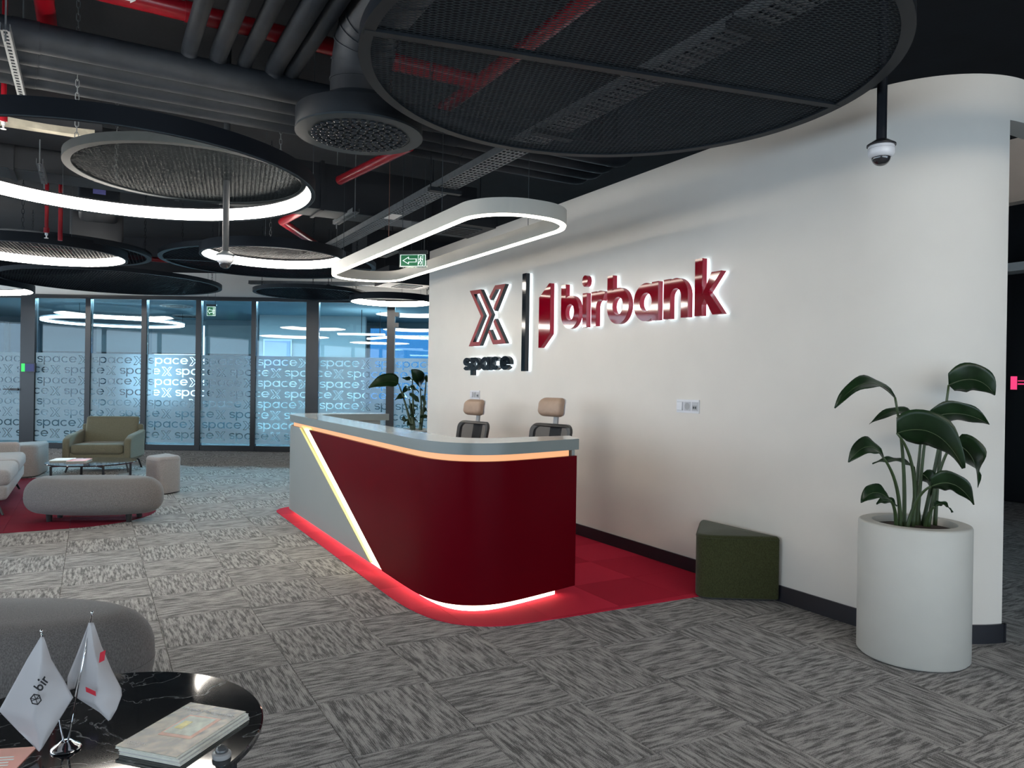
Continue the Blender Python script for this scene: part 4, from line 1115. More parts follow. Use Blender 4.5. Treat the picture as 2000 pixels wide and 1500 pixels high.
for k in range(3):
    z0 = FZ+0.0008+k*0.0072; sh_ = U_*(0.012-0.006*k)+Vv*(0.004*(k % 2))
    r_ = thing('magazine', (mc.x,mc.y,z0), labs[k], 'magazine', 'magazines on the marble table')
    c = Vector((mc.x,mc.y,0))+sh_
    obj('pages', MB().obox(c+ez*(z0+0.0034), U_*(hw-0.001), Vv*(hh-0.001), ez*0.0026), M['paper'], r_)
    cv_ = obj('cover', MB().obox(c+ez*(z0+0.0066), U_*hw, Vv*hh, ez*0.0004), covm if k == 2 else M['ink_white'], r_)
    obj('back_cover', MB().obox(c+ez*(z0+0.0004), U_*hw, Vv*hh, ez*0.0003), M['ink_white'], r_)
    if k == 2:
        zt_ = z0+0.0072
        obj('cover_picture', MB().obox(c+ez*zt_+Vv*0.01+U_*0.012, (U_*0.96+Vv*0.05)*0.052, (Vv*0.98)*0.062, ez*0.0002), mat('tablet_print_frame', (0.62,0.25,0.14), 0.3, var=0.2, vs=30), cv_)
        obj('cover_picture', MB().obox(c+ez*(zt_+0.0003)+Vv*0.014+U_*0.008, (U_*0.96+Vv*0.05)*0.044, (Vv*0.98)*0.052, ez*0.0002), mat('tablet_print_screen', (0.42,0.47,0.36), 0.3, var=0.35, vs=40), cv_)
        obj('cover_picture', MB().obox(c+ez*(zt_+0.0006)+Vv*0.012-U_*0.012, U_*0.012, Vv*0.022, ez*0.0002), mat('tablet_print_yellow', (0.66,0.58,0.12), 0.3, var=0.3, vs=60), cv_)
        def text(name, body, size, origin, ux, vx, par, m_, z):
            cu_ = bpy.data.curves.new(name, 'FONT'); cu_.body = body; cu_.size = size; cu_.align_x = 'LEFT'; cu_.extrude = 0.00015
            tmp = bpy.data.objects.new(name, cu_); COL.objects.link(tmp)
            dg = bpy.context.evaluated_depsgraph_get(); me = bpy.data.meshes.new_from_object(tmp.evaluated_get(dg))
            bpy.data.objects.remove(tmp); b_ = MB()
            nrm = ux.cross(vx)
            b_.add([origin+ux*v_.co.x+vx*v_.co.y+nrm*v_.co.z for v_ in me.vertices], [tuple(p.vertices) for p in me.polygons])
            return obj(name, b_, m_, par, recalc=False)
        text('cover_title', 'People Management', 0.0205, c+ez*(zt_+0.0002)-U_*(hw-0.012)+Vv*(hh-0.045), U_, Vv, cv_, M['ink_white'], 0)
        for q_ in range(2):
            text('cover_caption', ('Learning with people', 'at the heart of work')[q_] if False else '- - - - - - - - -', 0.012, c+ez*(zt_+0.0002)-U_*(hw-0.012)-Vv*(hh-0.026+0.010*q_), U_, Vv, cv_, M['ink_white'], 0)
# glass dome paperweight / call bell
bc_ = pz(433, 1479, FZ); 
bl = thing('call_bell', (bc_.x,bc_.y,FZ), 'small clear dome call bell on the marble table edge', 'bell')
obj('bell_base', MB().lathe([(0.0005,0.0004),(0.022,0.0004),(0.0235,0.006),(0.0225,0.012),(0.018,0.015)], (bc_.x,bc_.y,FZ), 32), M['plastic_grey'], bl, smooth=True, auto=40)
obj('bell_dome', MB().lathe([(0.016*math.cos(t*PI/16)+0.0002, 0.015+0.017*math.sin(t*PI/16)) for t in range(9)], (bc_.x,bc_.y,FZ), 28), mat('clear_dome', (0.8,0.82,0.84), 0.03, trans=0.9, var=0.02, vs=9), bl, smooth=True)
# brochure at the left edge
b0 = pz(-30, 1490, FZ+0.002); bu = (pz(58,1440,FZ)-pz(-60,1447,FZ)); bu.z = 0; bu.normalize(); bv = bu.cross(ez)
br = thing('brochure', (b0.x,b0.y,FZ), 'salmon pink brochure under the left flag on the marble table', 'brochure')
bc2 = pz(-12, 1500, FZ+0.002)
bs_ = obj('sheet', MB().obox((bc2.x,bc2.y,FZ+0.0016), bu*0.055, bv*0.10, ez*0.0012), M['salmon'], br)
for k in range(5): obj('print_line', MB().obox(Vector((bc2.x,bc2.y,FZ+0.0030))-bv*(0.05-0.014*k)-bu*0.004, bu*(0.032 if k % 2 else 0.026), bv*0.0028, ez*0.0002), M['ink_white'], bs_)

# desk flags
fb = pz(129, 1463, FZ); fb.z = FZ
fl = thing('flag_stand', (fb.x,fb.y,FZ), 'chrome desk stand holding two white flags on the marble table', 'flag stand')
obj('stand_base', MB().lathe([(0.001,0.0005),(0.034,0.0005),(0.0355,0.003),(0.034,0.006),(0.030,0.008),(0.020,0.0155),(0.014,0.021),(0.010,0.024),(0.0005,0.025)], (fb.x,fb.y,FZ), 48), M['chrome'], fl, smooth=True, auto=50)
Db = (fb-EYEP).dot(FW)
pL0, pL1 = px(124,1448,Db), px(81,1236,Db-0.02); pR0, pR1 = px(133,1448,Db), px(180,1200,Db+0.03)
for a, b in ((pL0,pL1),(pR0,pR1)):
    pole = obj('pole', MB().tube([a, b], [0.0026,0.0017], 10), M['chrome'], fl, smooth=True)
    fin = MB().lathe([(0.0004,-0.005),(0.003,-0.003),(0.0042,0.0),(0.003,0.003),(0.0004,0.005)], (b.x,b.y,b.z+0.004), 12); obj('finial', fin, M['chrome'], pole, smooth=True)
def cloth(rows, depths, name, folds):
    """draped cloth: rows of photo positions with their own depths, interpolated to a fine sheet"""
    m = len(rows); n = len(rows[0]); NU, NV = 28, 30; G = []
    def samp(u, v):
        a = v*(m-1); i = min(int(a), m-2); fa = a-i; b = u*(n-1); j = min(int(b), n-2); fb_ = b-j
        def lerp(k): 
            q = lambda r, c: (rows[r][c][0], rows[r][c][1], depths[r][c])
            A_0, B_0, C_0, D_0 = q(i,j), q(i,j+1), q(i+1,j), q(i+1,j+1)
            return (A_0[k]*(1-fb_)+B_0[k]*fb_)*(1-fa)+(C_0[k]*(1-fb_)+D_0[k]*fb_)*fa
        return lerp(0), lerp(1), lerp(2)
    for i in range(NV+1):
        row = []
        for j in range(NU+1):
            x, y, D = samp(j/NU, i/NV); row.append(px(x, y, D + folds*math.sin(j/NU*7.0)*(i/NV)**0.7))
        G.append(row)
    mb = MB().loft(G, False, False)
    o = obj(name, mb, M['flag'], fl, smooth=True, recalc=False)
    sm_ = o.modifiers.new('thickness', 'SOLIDIFY'); sm_.thickness = 0.0006
    return o, samp
Df = Db-0.02
# left flag: hangs from the pole tip, point down
rows = [[(80,1243),(82,1243),(86,1245)], [(52,1290),(82,1290),(100,1288)], [(22,1345),(75,1350),(126,1330)], [(-2,1388),(66,1405),(143,1362)], [(38,1430),(76,1440),(118,1402)], [(70,1462),(77,1468),(84,1458)]]
dp = [[Df,Df,Df],[Df+.0,Df-.015,Df+.01],[Df+.0,Df-.025,Df+.02],[Df+.0,Df-.03,Df+.02],[Df,Df-.03,Df+.0],[Df-.02,Df-.03,Df-.02]]
fo, smp = cloth(rows, dp, 'flag', 0.006); fo['label'] = 'white flag printed with a black cube mark and bir'
def on_flag(x, y, D): return px(x, y, D)
def decal(name, par, contours, ox, oy, sc_, ang_, D, m_):
    ca, sa = math.cos(ang_), math.sin(ang_)
    b_ = MB()
    for g_ in contours:
        b_.prism(g_, 0, 0.0008, lambda u, v, w: px(ox+(u*ca-v*sa)*sc_, oy-(u*sa+v*ca)*sc_, D-w))
    return obj(name, b_, m_, par)
Dd = Df-0.043
u0 = 0
for ch in 'bir':
    cs, gw = glyph(ch, 0.26, 1.45, 12)
    groups = [[cs[0]],[cs[1]]] if ch == 'i' else [cs]
    decal('flag_letter', fo, [[[(x+u0, y) for x, y in c] for c in g_] for g_ in groups], 80, 1352, 13, 0.95, Dd, M['ink_black']); u0 += gw+0.18
hx = [(math.cos(PI/6+k*PI/3), math.sin(PI/6+k*PI/3)) for k in range(6)]
cube = [stroke(hx, 0.22, True), stroke([(0,-1),(0,1)], 0.16), stroke([hx[2],(0,0)], 0.16), stroke([hx[0],(0,0)], 0.16), stroke([(-0.85,0.0),(0.85,0.0)],0.16)]
decal('flag_mark', fo, cube, 70, 1366, 10.5, 0.35, Dd, M['ink_black'])
# right flag: two leaves of a folded cloth on the far pole
Dr = Db+0.02
rows = [[(173,1216),(177,1216),(183,1216)], [(166,1262),(182,1262),(198,1262)], [(158,1300),(190,1300),(218,1308)], [(150,1340),(190,1345),(237,1345)], [(146,1360),(185,1372),(238,1358)], [(190,1388),(205,1398),(228,1385)], [(208,1403),(212,1408),(216,1405)]]
dp = [[Dr]*3]+[[Dr+0.01,Dr-0.02,Dr+0.012],[Dr+0.01,Dr-0.03,Dr+0.012],[Dr+0.01,Dr-0.03,Dr+0.01],[Dr,Dr-0.035,Dr],[Dr-0.01,Dr-0.035,Dr-0.02],[Dr-0.03]*3]
fo2, _ = cloth(rows, dp, 'flag', 0.004); fo2['label'] = 'white flag with two small red slanted marks'
rows = [[(176,1216),(174,1218),(172,1220)], [(166,1262),(158,1270),(150,1278)], [(157,1305),(142,1315),(132,1322)], [(146,1345),(138,1348),(131,1350)]]
dp = [[Dr+0.012]*3,[Dr+0.015]*3,[Dr+0.02]*3,[Dr+0.022]*3]
fo3, _ = cloth(rows, dp, 'flag', 0.002); fo3['label'] = 'rear fold of the right white flag'
Dd2 = Dr-0.046
decal('flag_mark', fo2, [[[(0,0),(0.38,0.25),(0.38,1.0),(0,0.75)]]], 193, 1295, 27, -0.12, Dd2, M['ink_red'])
decal('flag_mark', fo2, [[[(0,0),(0.72,-0.42),(0.72,-0.05),(0,0.38)]]], 168, 1351, 26, 0.1, Dd2, M['ink_red'])

# ------------------------------------------------------------------ ring lights
def ring_light(c, R, z, label, h=0.105, wires=3, wa=0.5, top=3.95):
    r_ = thing('ring_light', (c[0],c[1],z), label, 'lamp', 'ring pendant lights')
    obj('housing', MB().lathe([(R-0.030,z),(R,z),(R,z+h),(R-0.062,z+h),(R-0.062,z+h-0.012),(R-0.028,z+h-0.012),(R-0.028,z+0.006),(R-0.030,z+0.006)], (c[0],c[1],0), 128, loop=True), M['black'], r_, smooth=True, auto=35)
    obj('diffuser', MB().lathe([(R-0.031,z+0.003),(R-0.029,z+h-0.013),(R-0.058,z+h-0.013)], (c[0],c[1],0), 128, loop=True), M['ring_led'], r_, smooth=True, auto=35)
    obj('rim', MB().ring(c, R-0.004, R+0.0015, z-0.002, z+0.003, 128), M['grey_metal'], r_, smooth=True, auto=35)
    for k in range(wires):
        a = wa+2*PI*k/wires; q_ = (c[0]+(R-0.015)*math.cos(a), c[1]+(R-0.015)*math.sin(a))
        obj('suspension_wire', MB().tube([(*q_, z+h), (*q_, top)], 0.0022, 6), M['grey_metal'], r_)
    return r_
ZR = 2.72
ring_light((0.188,5.744), 1.266, ZR, 'largest ring light glowing at the upper left', wa=1.9)
ring_light((1.767,8.50), 0.78, ZR, 'medium ring light hanging beyond the left dome camera', wa=0.2)
ring_light((-0.512,9.789), 0.872, ZR, 'ring light at the left edge hanging below a mesh disc', wa=0.9)
ring_light((4.50,12.10), 0.72, ZR, 'far ring light hanging beside the reception wall end', wa=0.4)
ring_light((-2.01,14.3), 1.2, ZR, 'farthest ring light at the left edge over the glass door', wa=0.3)
ring_light((-3.6,3.4), 1.1, ZR, 'added unseen fill ring light left of the viewer')  # this ring and the next three are unseen, added as fill light
ring_light((-3.9,7.2), 1.1, ZR, 'added unseen fill ring light beyond the left edge')
ring_light((0.6,-2.4), 1.25, ZR, 'added unseen fill ring light behind the viewer')
ring_light((2.75,0.15), 0.9, ZR, 'added unseen fill ring light overhead right of the viewer')

# oval pendant over the desk
OZ = 2.475; ox0, ox1, oy0, oy1 = 2.165, 2.955, 4.16, 7.93; orad = 0.36
def stadium(ins): return rrect(ox1-ox0-2*ins, oy1-oy0-2*ins, orad-ins*0.9, 14, ((ox0+ox1)/2, (oy0+oy1)/2))
ov = thing('oval_light', ((ox0+ox1)/2,(oy0+oy1)/2,OZ), 'long white oval pendant light hanging over the reception desk', 'lamp')
def band(i0, i1, z0, z1):
    a, b = stadium(i0), stadium(i1); return MB().loft([[(p[0],p[1],z0),(p[0],p[1],z1),(q[0],q[1],z1),(q[0],q[1],z0)] for p, q in zip(a, b)], True, False, True)
obj('housing', band(0.0, 0.045, OZ+0.008, OZ+0.112), M['oval_body'], ov, smooth=True, auto=40)
obj('diffuser', band(0.007, 0.038, OZ-0.004, OZ+0.0085), M['oval_led'], ov, smooth=True, auto=40)
for (x, y) in ((ox0+0.03,4.9),(ox1-0.03,4.9),(ox0+0.03,6.0),(ox0+0.03,7.3),(ox1-0.03,7.3)):
    obj('suspension_wire', MB().tube([(x,y,OZ+0.115),(x,y,3.95)], 0.0022, 6), M['rust'] if y == 6.0 else M['grey_metal'], ov)

# ------------------------------------------------------------------ mesh discs
_rowcache = {}
def expanded_mesh(R, dx, dy, wr, ang_, c, z):
    mb = MB(); ca, sa = math.cos(ang_), math.sin(ang_)
    nr = int(R/dy)
    for i in range(-nr, nr+1):
        y = i*dy
        if abs(y) >= R: continue
        hl = math.sqrt(R*R-y*y); k0, k1 = int(math.ceil(-hl/(dx/2))), int(math.floor(hl/(dx/2)))
        if k1-k0 < 1: continue
        rings = []
        for k in range(k0, k1+1):
            s_ = 1 if (k+i) % 2 else -1
            for e_ in (-0.18, 0.18):
                x = (k+e_)*dx/2; yy_ = y + s_*dy*0.46
                rings.append([(c[0]+(x*ca-(yy_+oy_)*sa), c[1]+(x*sa+(yy_+oy_)*ca), z+oz_) for oy_, oz_ in ((-wr,0),(wr,0.0),(wr*0.6,wr*2.4))])
        mb.loft(rings, True, False)
    return mb
def chain(mb, p, z0, z1):
    n = int((z1-z0)/0.042)
    for k in range(n):
        zc_ = z0+(k+0.5)*(z1-z0)/n; a = (k % 2)*PI/2; u = Vector((math.cos(a), math.sin(a), 0)); c = Vector((p[0],p[1],zc_))
        pts = [c+u*0.010*sx_+ez*sz_ for sx_, sz_ in ((-1,-0.016),(-1,0.016),(-0.5,0.025),(0.5,0.025),(1,0.016),(1,-0.016),(0.5,-0.025),(-0.5,-0.025))]
        mb.tube(pts, 0.0030, 5, closed=True)
    return mb
def mesh_disc(c, R, z, label, dx=0.024, dy=0.0135, wr=0.0012, ang_=0.2, bar=None, chains=(), fm='dark_grey', h=0.06, cm='dark_grey', mm='black'):
    r_ = thing('mesh_disc', (c[0],c[1],z), label, 'ceiling panel', 'round mesh ceiling panels')
    obj('frame', MB().lathe([(R-0.055,z),(R,z),(R,z+h),(R-0.008,z+h),(R-0.008,z+0.008),(R-0.055,z+0.008)], (c[0],c[1],0), 128, loop=True), M[fm], r_, smooth=True, auto=35)
    obj('expanded_mesh', expanded_mesh(R-0.02, dx, dy, wr, ang_, c, z+0.010), M[mm], r_, kind='stuff', recalc=False)
    if bar:
        a, b = Vector((*bar[0], z+0.004)), Vector((*bar[1], z+0.004)); t = (b-a).normalized()
        obj('cross_bar', MB().obox((a+b)/2+ez*0.008, (b-a)/2, t.cross(ez)*0.022, ez*0.014), M[fm], r_)
    for a in chains:
        q_ = (c[0]+(R-0.012)*math.cos(a), c[1]+(R-0.012)*math.sin(a))
        obj('chain', chain(MB(), q_, z+h-0.01, 3.98), M[cm], r_, smooth=True, recalc=False)
    return r_
mesh_disc((2.204,2.831), 1.246, 2.85, 'huge dark mesh disc overhead in front of the reception wall', bar=((0.985,3.030),(3.385,2.525)), chains=(0.4,2.0,3.6,5.2), ang_=-0.36, dx=0.058, dy=0.0105, wr=0.0014, fm='dark_grey', mm='grey_metal')
mesh_disc((0.644,6.03), 0.845, 2.885, 'grey mesh disc framed by the largest ring light', dx=0.060, dy=0.012, wr=0.0014, chains=(3.60,0.5,2.2), ang_=-0.16, mm='disc_grey', fm='disc_grey', cm='galv')
mesh_disc((-0.411,10.035), 1.036, 2.80, 'dark mesh disc behind the left edge ring light', dx=0.05, dy=0.03, wr=0.002, chains=(0.3,2.4,4.5), ang_=0.6)
mesh_disc((1.96,9.60), 1.30, 2.82, 'dark mesh disc behind the left dome camera', dx=0.05, dy=0.03, wr=0.002, chains=(0.3,2.4,4.5), bar=((0.72,9.95),(3.2,9.25)), ang_=0.9)
mesh_disc((0.294,12.857), 1.537, 2.80, 'wide dark mesh disc above the left glass panes', dx=0.07, dy=0.035, wr=0.003, chains=(0.3,2.4,4.5), ang_=0.1)
mesh_disc((3.18,12.42), 0.92, 2.80, 'far dark mesh disc above the middle glass panes', dx=0.07, dy=0.035, wr=0.003, chains=(0.3,2.4,4.5), ang_=0.3)
mesh_disc((-1.35,11.6), 1.35, 2.84, 'dark mesh disc cut by the left edge behind the ring lights', dx=0.07, dy=0.035, wr=0.003, chains=(0.3,2.4,4.5), ang_=0.5)
mesh_disc((5.75,12.2), 0.55, 2.86, 'small grey mesh disc peeking out behind the reception wall end', dx=0.07, dy=0.035, wr=0.003, chains=(0.3,2.4,4.5), fm='grey_metal')

# ------------------------------------------------------------------ dome cameras
def dome_cam(p, ztop, label, pm):
    r_ = thing('dome_camera', p, label, 'camera', 'dome cameras')
    x, y, z = p
    obj('pole', MB().lathe([(0.024,z+0.075),(0.024,ztop)], (x,y,0), 20), pm, r_, smooth=True, auto=40)
    obj('mount_plate', MB().lathe([(0.030,z+0.082),(0.040,z+0.076),(0.068,z+0.058),(0.068,z+0.050),(0.02,z+0.050)], (x,y,0), 36), M['plastic_black'] if pm is M['black'] else M['grey_metal'], r_, smooth=True, auto=40)
    b = obj('body', MB().lathe([(0.02,z+0.050),(0.060,z+0.050),(0.062,z+0.046),(0.062,z+0.012),(0.056,z+0.0),(0.046,z-0.008),(0.02,z-0.008)], (x,y,0), 36), M['plastic_white'], r_, smooth=True, auto=40)
    obj('seam_ring', MB().ring((x,y), 0.060, 0.0628, z+0.034, z+0.0355, 36), M['plastic_grey'], b)
    obj('dome', MB().lathe([(0.045*math.cos(t*PI/20)+0.0002, z-0.006-0.044*math.sin(t*PI/20)) for t in range(11)], (x,y,0), 32), M['dome'], r_, smooth=True)
    return r_
q_ = px(1721, 305, 3.72); dome_cam((q_.x,q_.y,q_.z), 3.98, 'white dome camera on a black pole in front of the rounded wall end', M['black'])
q_ = px(440, 512, 5.68); dome_cam((q_.x,q_.y,q_.z), 3.98, 'white dome camera on a grey pole under the largest ring light', M['dark_grey'])
# ------------------------------------------------------------------ exit signs
def exit_sign(c, u, w_, h_, label, wires):
    n_ = u.cross(ez)   # towards viewer side
    if n_.dot(FW) > 0: n_ = -n_
    r_ = thing('exit_sign', c, label, 'exit sign', 'green exit signs')
    pn = obj('panel', MB().obox(c, u*(w_/2), n_*0.006, ez*(h_/2)), glass_mat('clear_acrylic', (0.8,0.9,0.86)), r_)
    f = obj('green_field', MB().obox(c+n_*0.007, u*(w_/2-0.018), n_*0.0015, ez*(h_/2-0.016)), M['exit_green'], r_)
    def mp(U, V, W): return c+u*(U*w_)+ez*(V*h_)+n_*(0.0087+W)
    bd = stroke([(-0.45,-0.40),(0.45,-0.40),(0.45,0.40),(-0.45,0.40)], 0.022, True); obj('white_border', MB().prism(bd, 0, 0.001, mp), M['exit_white'], f)
    ar = stroke([(-0.36,0.0),(-0.16,0.24),(-0.16,0.11),(0.12,0.11),(0.12,-0.11),(-0.16,-0.11),(-0.16,-0.24)], 0.030, True); obj('arrow', MB().prism(ar, 0, 0.001, mp), M['exit_white'], f)
    dr = stroke([(0.19,-0.38),(0.36,-0.38),(0.36,0.38),(0.19,0.38)], 0.016, True); obj('door_mark', MB().prism(dr, 0, 0.001, mp), M['exit_white'], f)
    rm = MB(); rm.prism([circle(0.285,0.24,0.035)], 0, 0.001, mp)
    for pth in ([(0.27,0.18),(0.275,0.0),(0.31,-0.12),(0.29,-0.30)], [(0.275,0.0),(0.235,-0.10),(0.21,-0.26)], [(0.27,0.15),(0.225,0.05)], [(0.28,0.15),(0.335,0.08),(0.34,0.02)]):
        rm.prism(stroke(pth, 0.03), 0, 0.001, mp)
    obj('running_figure', rm, M['exit_white'], f)
    obj('housing', MB().obox(c+ez*(h_/2+0.012), u*(w_/2+0.004), n_*0.018, ez*0.014), M['grey_metal'], r_)
    for s_ in (-0.4, 0.4): obj('suspension_wire', MB().tube([c+u*(s_*w_)+ez*(h_/2+0.02), Vector(((c+u*(s_*w_)).x,(c+u*(s_*w_)).y,wires))], 0.0022, 6), M['grey_metal'], r_)
    return r_
u_ = (RT*0.985+Vector((F2.x,F2.y,0))*-0.17).normalized()
exit_sign(px(807,509,6.75), u_, 0.262, 0.130, 'green exit sign with a left arrow hanging inside the oval light', 3.95)
exit_sign(px(413,608,13.4), RT.copy(), 0.17, 0.20, 'small green exit sign hanging in front of the glass partition', 3.95)

# ------------------------------------------------------------------ services under the slab
def pipe(name, path, r, m_, label, cat='pipe', group=None, bands=(), n=16, parts=None):
    P = [Vector(p) for p in path]
    r_ = thing(name, P[0], label, cat, group)
    obj('pipe_run', MB().tube(P, r, n), m_, r_, smooth=True, auto=40)
    for b_ in bands:
        a = P[0].lerp(P[-1], b_[0]); t = (P[-1]-P[0]).normalized()
        obj('collar', MB().tube([a-t*b_[1], a+t*b_[1]], r+0.006, n), m_, r_, smooth=True, auto=40)
    return r_
def elbow(p0, p1, p2, rad, k=6):
    """two straight runs joined by a rounded bend"""
    p0, p1, p2 = Vector(p0), Vector(p1), Vector(p2); a = p1+(p0-p1).normalized()*rad; b = p1+(p2-p1).normalized()*rad
    return [p0]+[a*(1-t)**2+p1*2*t*(1-t)+b*t*t for t in [i/k for i in range(k+1)]]+[p2]
pos = ['nearest', 'second', 'third', 'farthest']
for k, (y, zb_, r_, xe) in enumerate(((5.24,3.30,0.088,4.15),(5.47,3.30,0.078,4.15),(5.72,3.31,0.075,4.2),(5.93,3.31,0.070,4.2))):
    z = zb_+r_
    pipe('insulated_pipe', elbow((-7.4,y,z),(xe,y,z),(xe,y,3.98),0.16), r_, M['pipe'], '%s of four parallel dark insulated pipes crossing towards the reception wall' % pos[k], group='insulated pipes crossing the ceiling', bands=())
    rt = [o for o in bpy.data.objects if o.name.startswith('insulated_pipe')][-1]
    for x in (-0.36-0.02*k, 2.2+0.3*k):
        obj('insulation_band', MB().tube([(x-0.07,y,z),(x+0.07,y,z)], r_+0.004, 20), M['pipe'], rt, smooth=True, auto=40)
lab5 = ['leftmost', 'second', 'middle', 'fourth', 'rightmost']
for k, (x, r_, z, ye) in enumerate(((0.525,0.050,3.50,5.22),(0.70,0.055,3.50,5.24),(0.87,0.048,3.50,5.26),(1.06,0.062,3.50,5.22),(1.175,0.055,3.50,5.26))):
    pipe('insulated_pipe', elbow((x,-4.5,z),(x,ye,z),(x,ye,3.36),0.11), r_, M['pipe'], '%s of five dark pipes running overhead into the insulated pipe row' % lab5[k], group='overhead branch pipes')
for k, x in enumerate((0.22, 0.62, 0.80, 1.0, 1.2, 1.42)):
    pipe('insulated_pipe', elbow((x,6.6,3.62),(x,5.95,3.62),(x,5.95,3.40),0.10), 0.045, M['pipe'], '%s short dark stub pipe rising behind the insulated pipe row' % ('leftmost','second','third','fourth','fifth','rightmost')[k], group='stub pipes behind the pipe row')
# red sprinkler mains
r_ = pipe('sprinkler_pipe', [(-7.4,4.89,3.60),(2.47,4.89,3.60)], 0.057, M['red_pipe'], 'thick red sprinkler main crossing at the top left', group='red sprinkler pipes', bands=((0.93,0.05),(0.80,0.03)))
mk = MB(); x0 = 0.10
arw = [(0,0.011),(0.07,0.011),(0.07,0.022),(0.10,0.0),(0.07,-0.022),(0.07,-0.011),(0,-0.011)]
def cyl_map(U, V, W): a = -0.55+V/0.057; return (x0+U, 4.89-(0.0575+W)*math.cos(a), 3.60+(0.0575+W)*math.sin(a))
mk.prism([arw], 0, 0.0006, cyl_map)
for k in range(3): mk.prism([[(-0.05-0.028*k,0.012),(-0.033-0.028*k,0.012),(-0.033-0.028*k,-0.012),(-0.05-0.028*k,-0.012)]], 0, 0.0006, cyl_map)
obj('flow_arrow', mk, M['ink_white'], r_)
pipe('sprinkler_pipe', [(2.47,-4.5,3.60),(2.47,5.7,3.60)], 0.052, M['red_pipe'], 'red sprinkler pipe seen through the huge mesh disc', group='red sprinkler pipes', bands=((0.985,0.06),))
pipe('sprinkler_pipe', [(-0.27,0.5,3.60),(-0.27,7.0,3.60)], 0.055, M['red_pipe'], 'red sprinkler pipe running overhead near the left edge', group='red sprinkler pipes', bands=((0.99,0.05),))
def P3(x, y, z): q = pz(x, y, z); return (q.x,q.y,z)
pipe('sprinkler_pipe', [P3(595,408,3.22), P3(551,433,3.20), P3(646,497,3.20)], 0.045, M['red_pipe'], 'bent red sprinkler pipe between the largest ring light and the oval light', group='red sprinkler pipes')
pipe('sprinkler_pipe', [P3(664,352,3.3), P3(800,285,3.3)], 0.045, M['red_pipe'], 'short red sprinkler pipe right of the round air diffuser', group='red sprinkler pipes')
pipe('sprinkler_pipe', [(-5,12.0,3.1),(6.5,12.0,3.1)], 0.035, M['red_pipe'], 'thin far red sprinkler pipe behind the ring lights', group='red sprinkler pipes')
def sprinkler(x, ytop, ybot, D, label, extra=None):
    a, b = px(x, ytop, D), px(x, ybot, D); b.x, b.y = a.x, a.y; a.z = 3.98
    r_ = thing('sprinkler_drop', (a.x,a.y,b.z), label, 'sprinkler', 'sprinkler drops')
    obj('drop_pipe', MB().tube([a, b], 0.017, 12), M['red_pipe'], r_, smooth=True, auto=40)
    obj('coupling', MB().lathe([(0.017,0),(0.024,0.004),(0.024,0.05),(0.017,0.054)], b, 14), M['red_pipe'], r_, smooth=True, auto=40)
    hd = obj('sprinkler_head', MB().lathe([(0.013,0.002),(0.013,-0.02),(0.006,-0.024),(0.006,-0.045),(0.018,-0.047),(0.018,-0.050),(0.002,-0.052)], b, 14), M['plastic_white'], r_, smooth=True, auto=40)
    return r_
sprinkler(8, 150, 238, 5.0, 'red sprinkler drop with a white head at the far left edge')
sprinkler(92, 362, 455, 7.0, 'red sprinkler drop with a white head inside the largest ring light')
a = px(119, 358, 7.2); b = px(122, 470, 7.2); b.x, b.y = a.x, a.y
q0 = px(92,363,7.0)
pipe('sprinkler_pipe', [Vector((q0.x,q0.y,a.z)), a, b], 0.020, M['red_pipe'], 'bent thin red riser beside the sprinkler drop', group='red sprinkler pipes')
# rectangular duct
d = thing('rectangular_duct', (-2.0,7.6,3.1), 'long dark rectangular air duct crossing behind the pipes', 'duct')
obj('duct_body', MB().box((-7.4,7.42,3.10),(3.75,7.80,3.56)), M['duct'], d)
for x in (-1.9,-0.6,0.7,2.0,3.3): obj('flange', MB().box((x-0.018,7.40,3.08),(x+0.018,7.82,3.58)), M['duct'], d)
obj('bottom_sheet', MB().box((-7.4,7.43,3.094),(3.74,7.79,3.0995)), M['grey_metal'], d)
st = [(-1.2,6.52,3.24)]
e_ = thing('insulation_edge', st[0], 'pale torn insulation edge on the dark duct at the left edge', 'insulation')
obj('edge_strip', MB().loft([[(x,6.50+0.012*math.sin(x*9),3.205+0.008*math.sin(x*7)),(x,6.58,3.20),(x,6.60,3.242),(x,6.51,3.262+0.012*math.sin(x*5))] for x in [-7.3+0.1*k for k in range(74)]], True, True), M['insul'], e_)
obj('wrapped_duct', MB().box((-7.4,6.55,3.24),(0.05,7.2,3.66)), M['duct'], e_)
# second wrapped box duct with a sticker
c = px(194, 384, 7.9)
e_ = thing('insulated_box_duct', (c.x,c.y,c.z), 'grey rounded insulated duct end with a small lilac sticker', 'duct')
bx = soft(rrect(0.40,0.26,0.05,4), 0, 1.6, 0.03); xf(bx, lambda p: Vector((c.x+p.x, c.y+p.z, c.z+p.y))); obj('duct_body', bx, M['pipe'], e_, smooth=True, auto=40)
obj('sticker', MB().obox((c.x+0.0,c.y-0.002,c.z+0.05), (0.06,0,0), (0,0.002,0), (0,0,0.025)), M['sticker'], e_)
c = px(190, 440, 8.6)
e_ = thing('insulated_box_duct', (c.x,c.y,c.z), 'dark insulated duct hanging lower behind the largest ring light', 'duct')
bx = soft(rrect(0.55,0.42,0.06,4), 0, 2.2, 0.03); xf(bx, lambda p: Vector((c.x+p.x, c.y+p.z, c.z+p.y))); obj('duct_body', bx, M['duct'], e_, smooth=True, auto=40)
obj('hanger_rail', MB().box((c.x-0.45,c.y+0.05,c.z+0.24),(c.x+0.45,c.y+0.09,c.z+0.28)), M['galv'], e_)
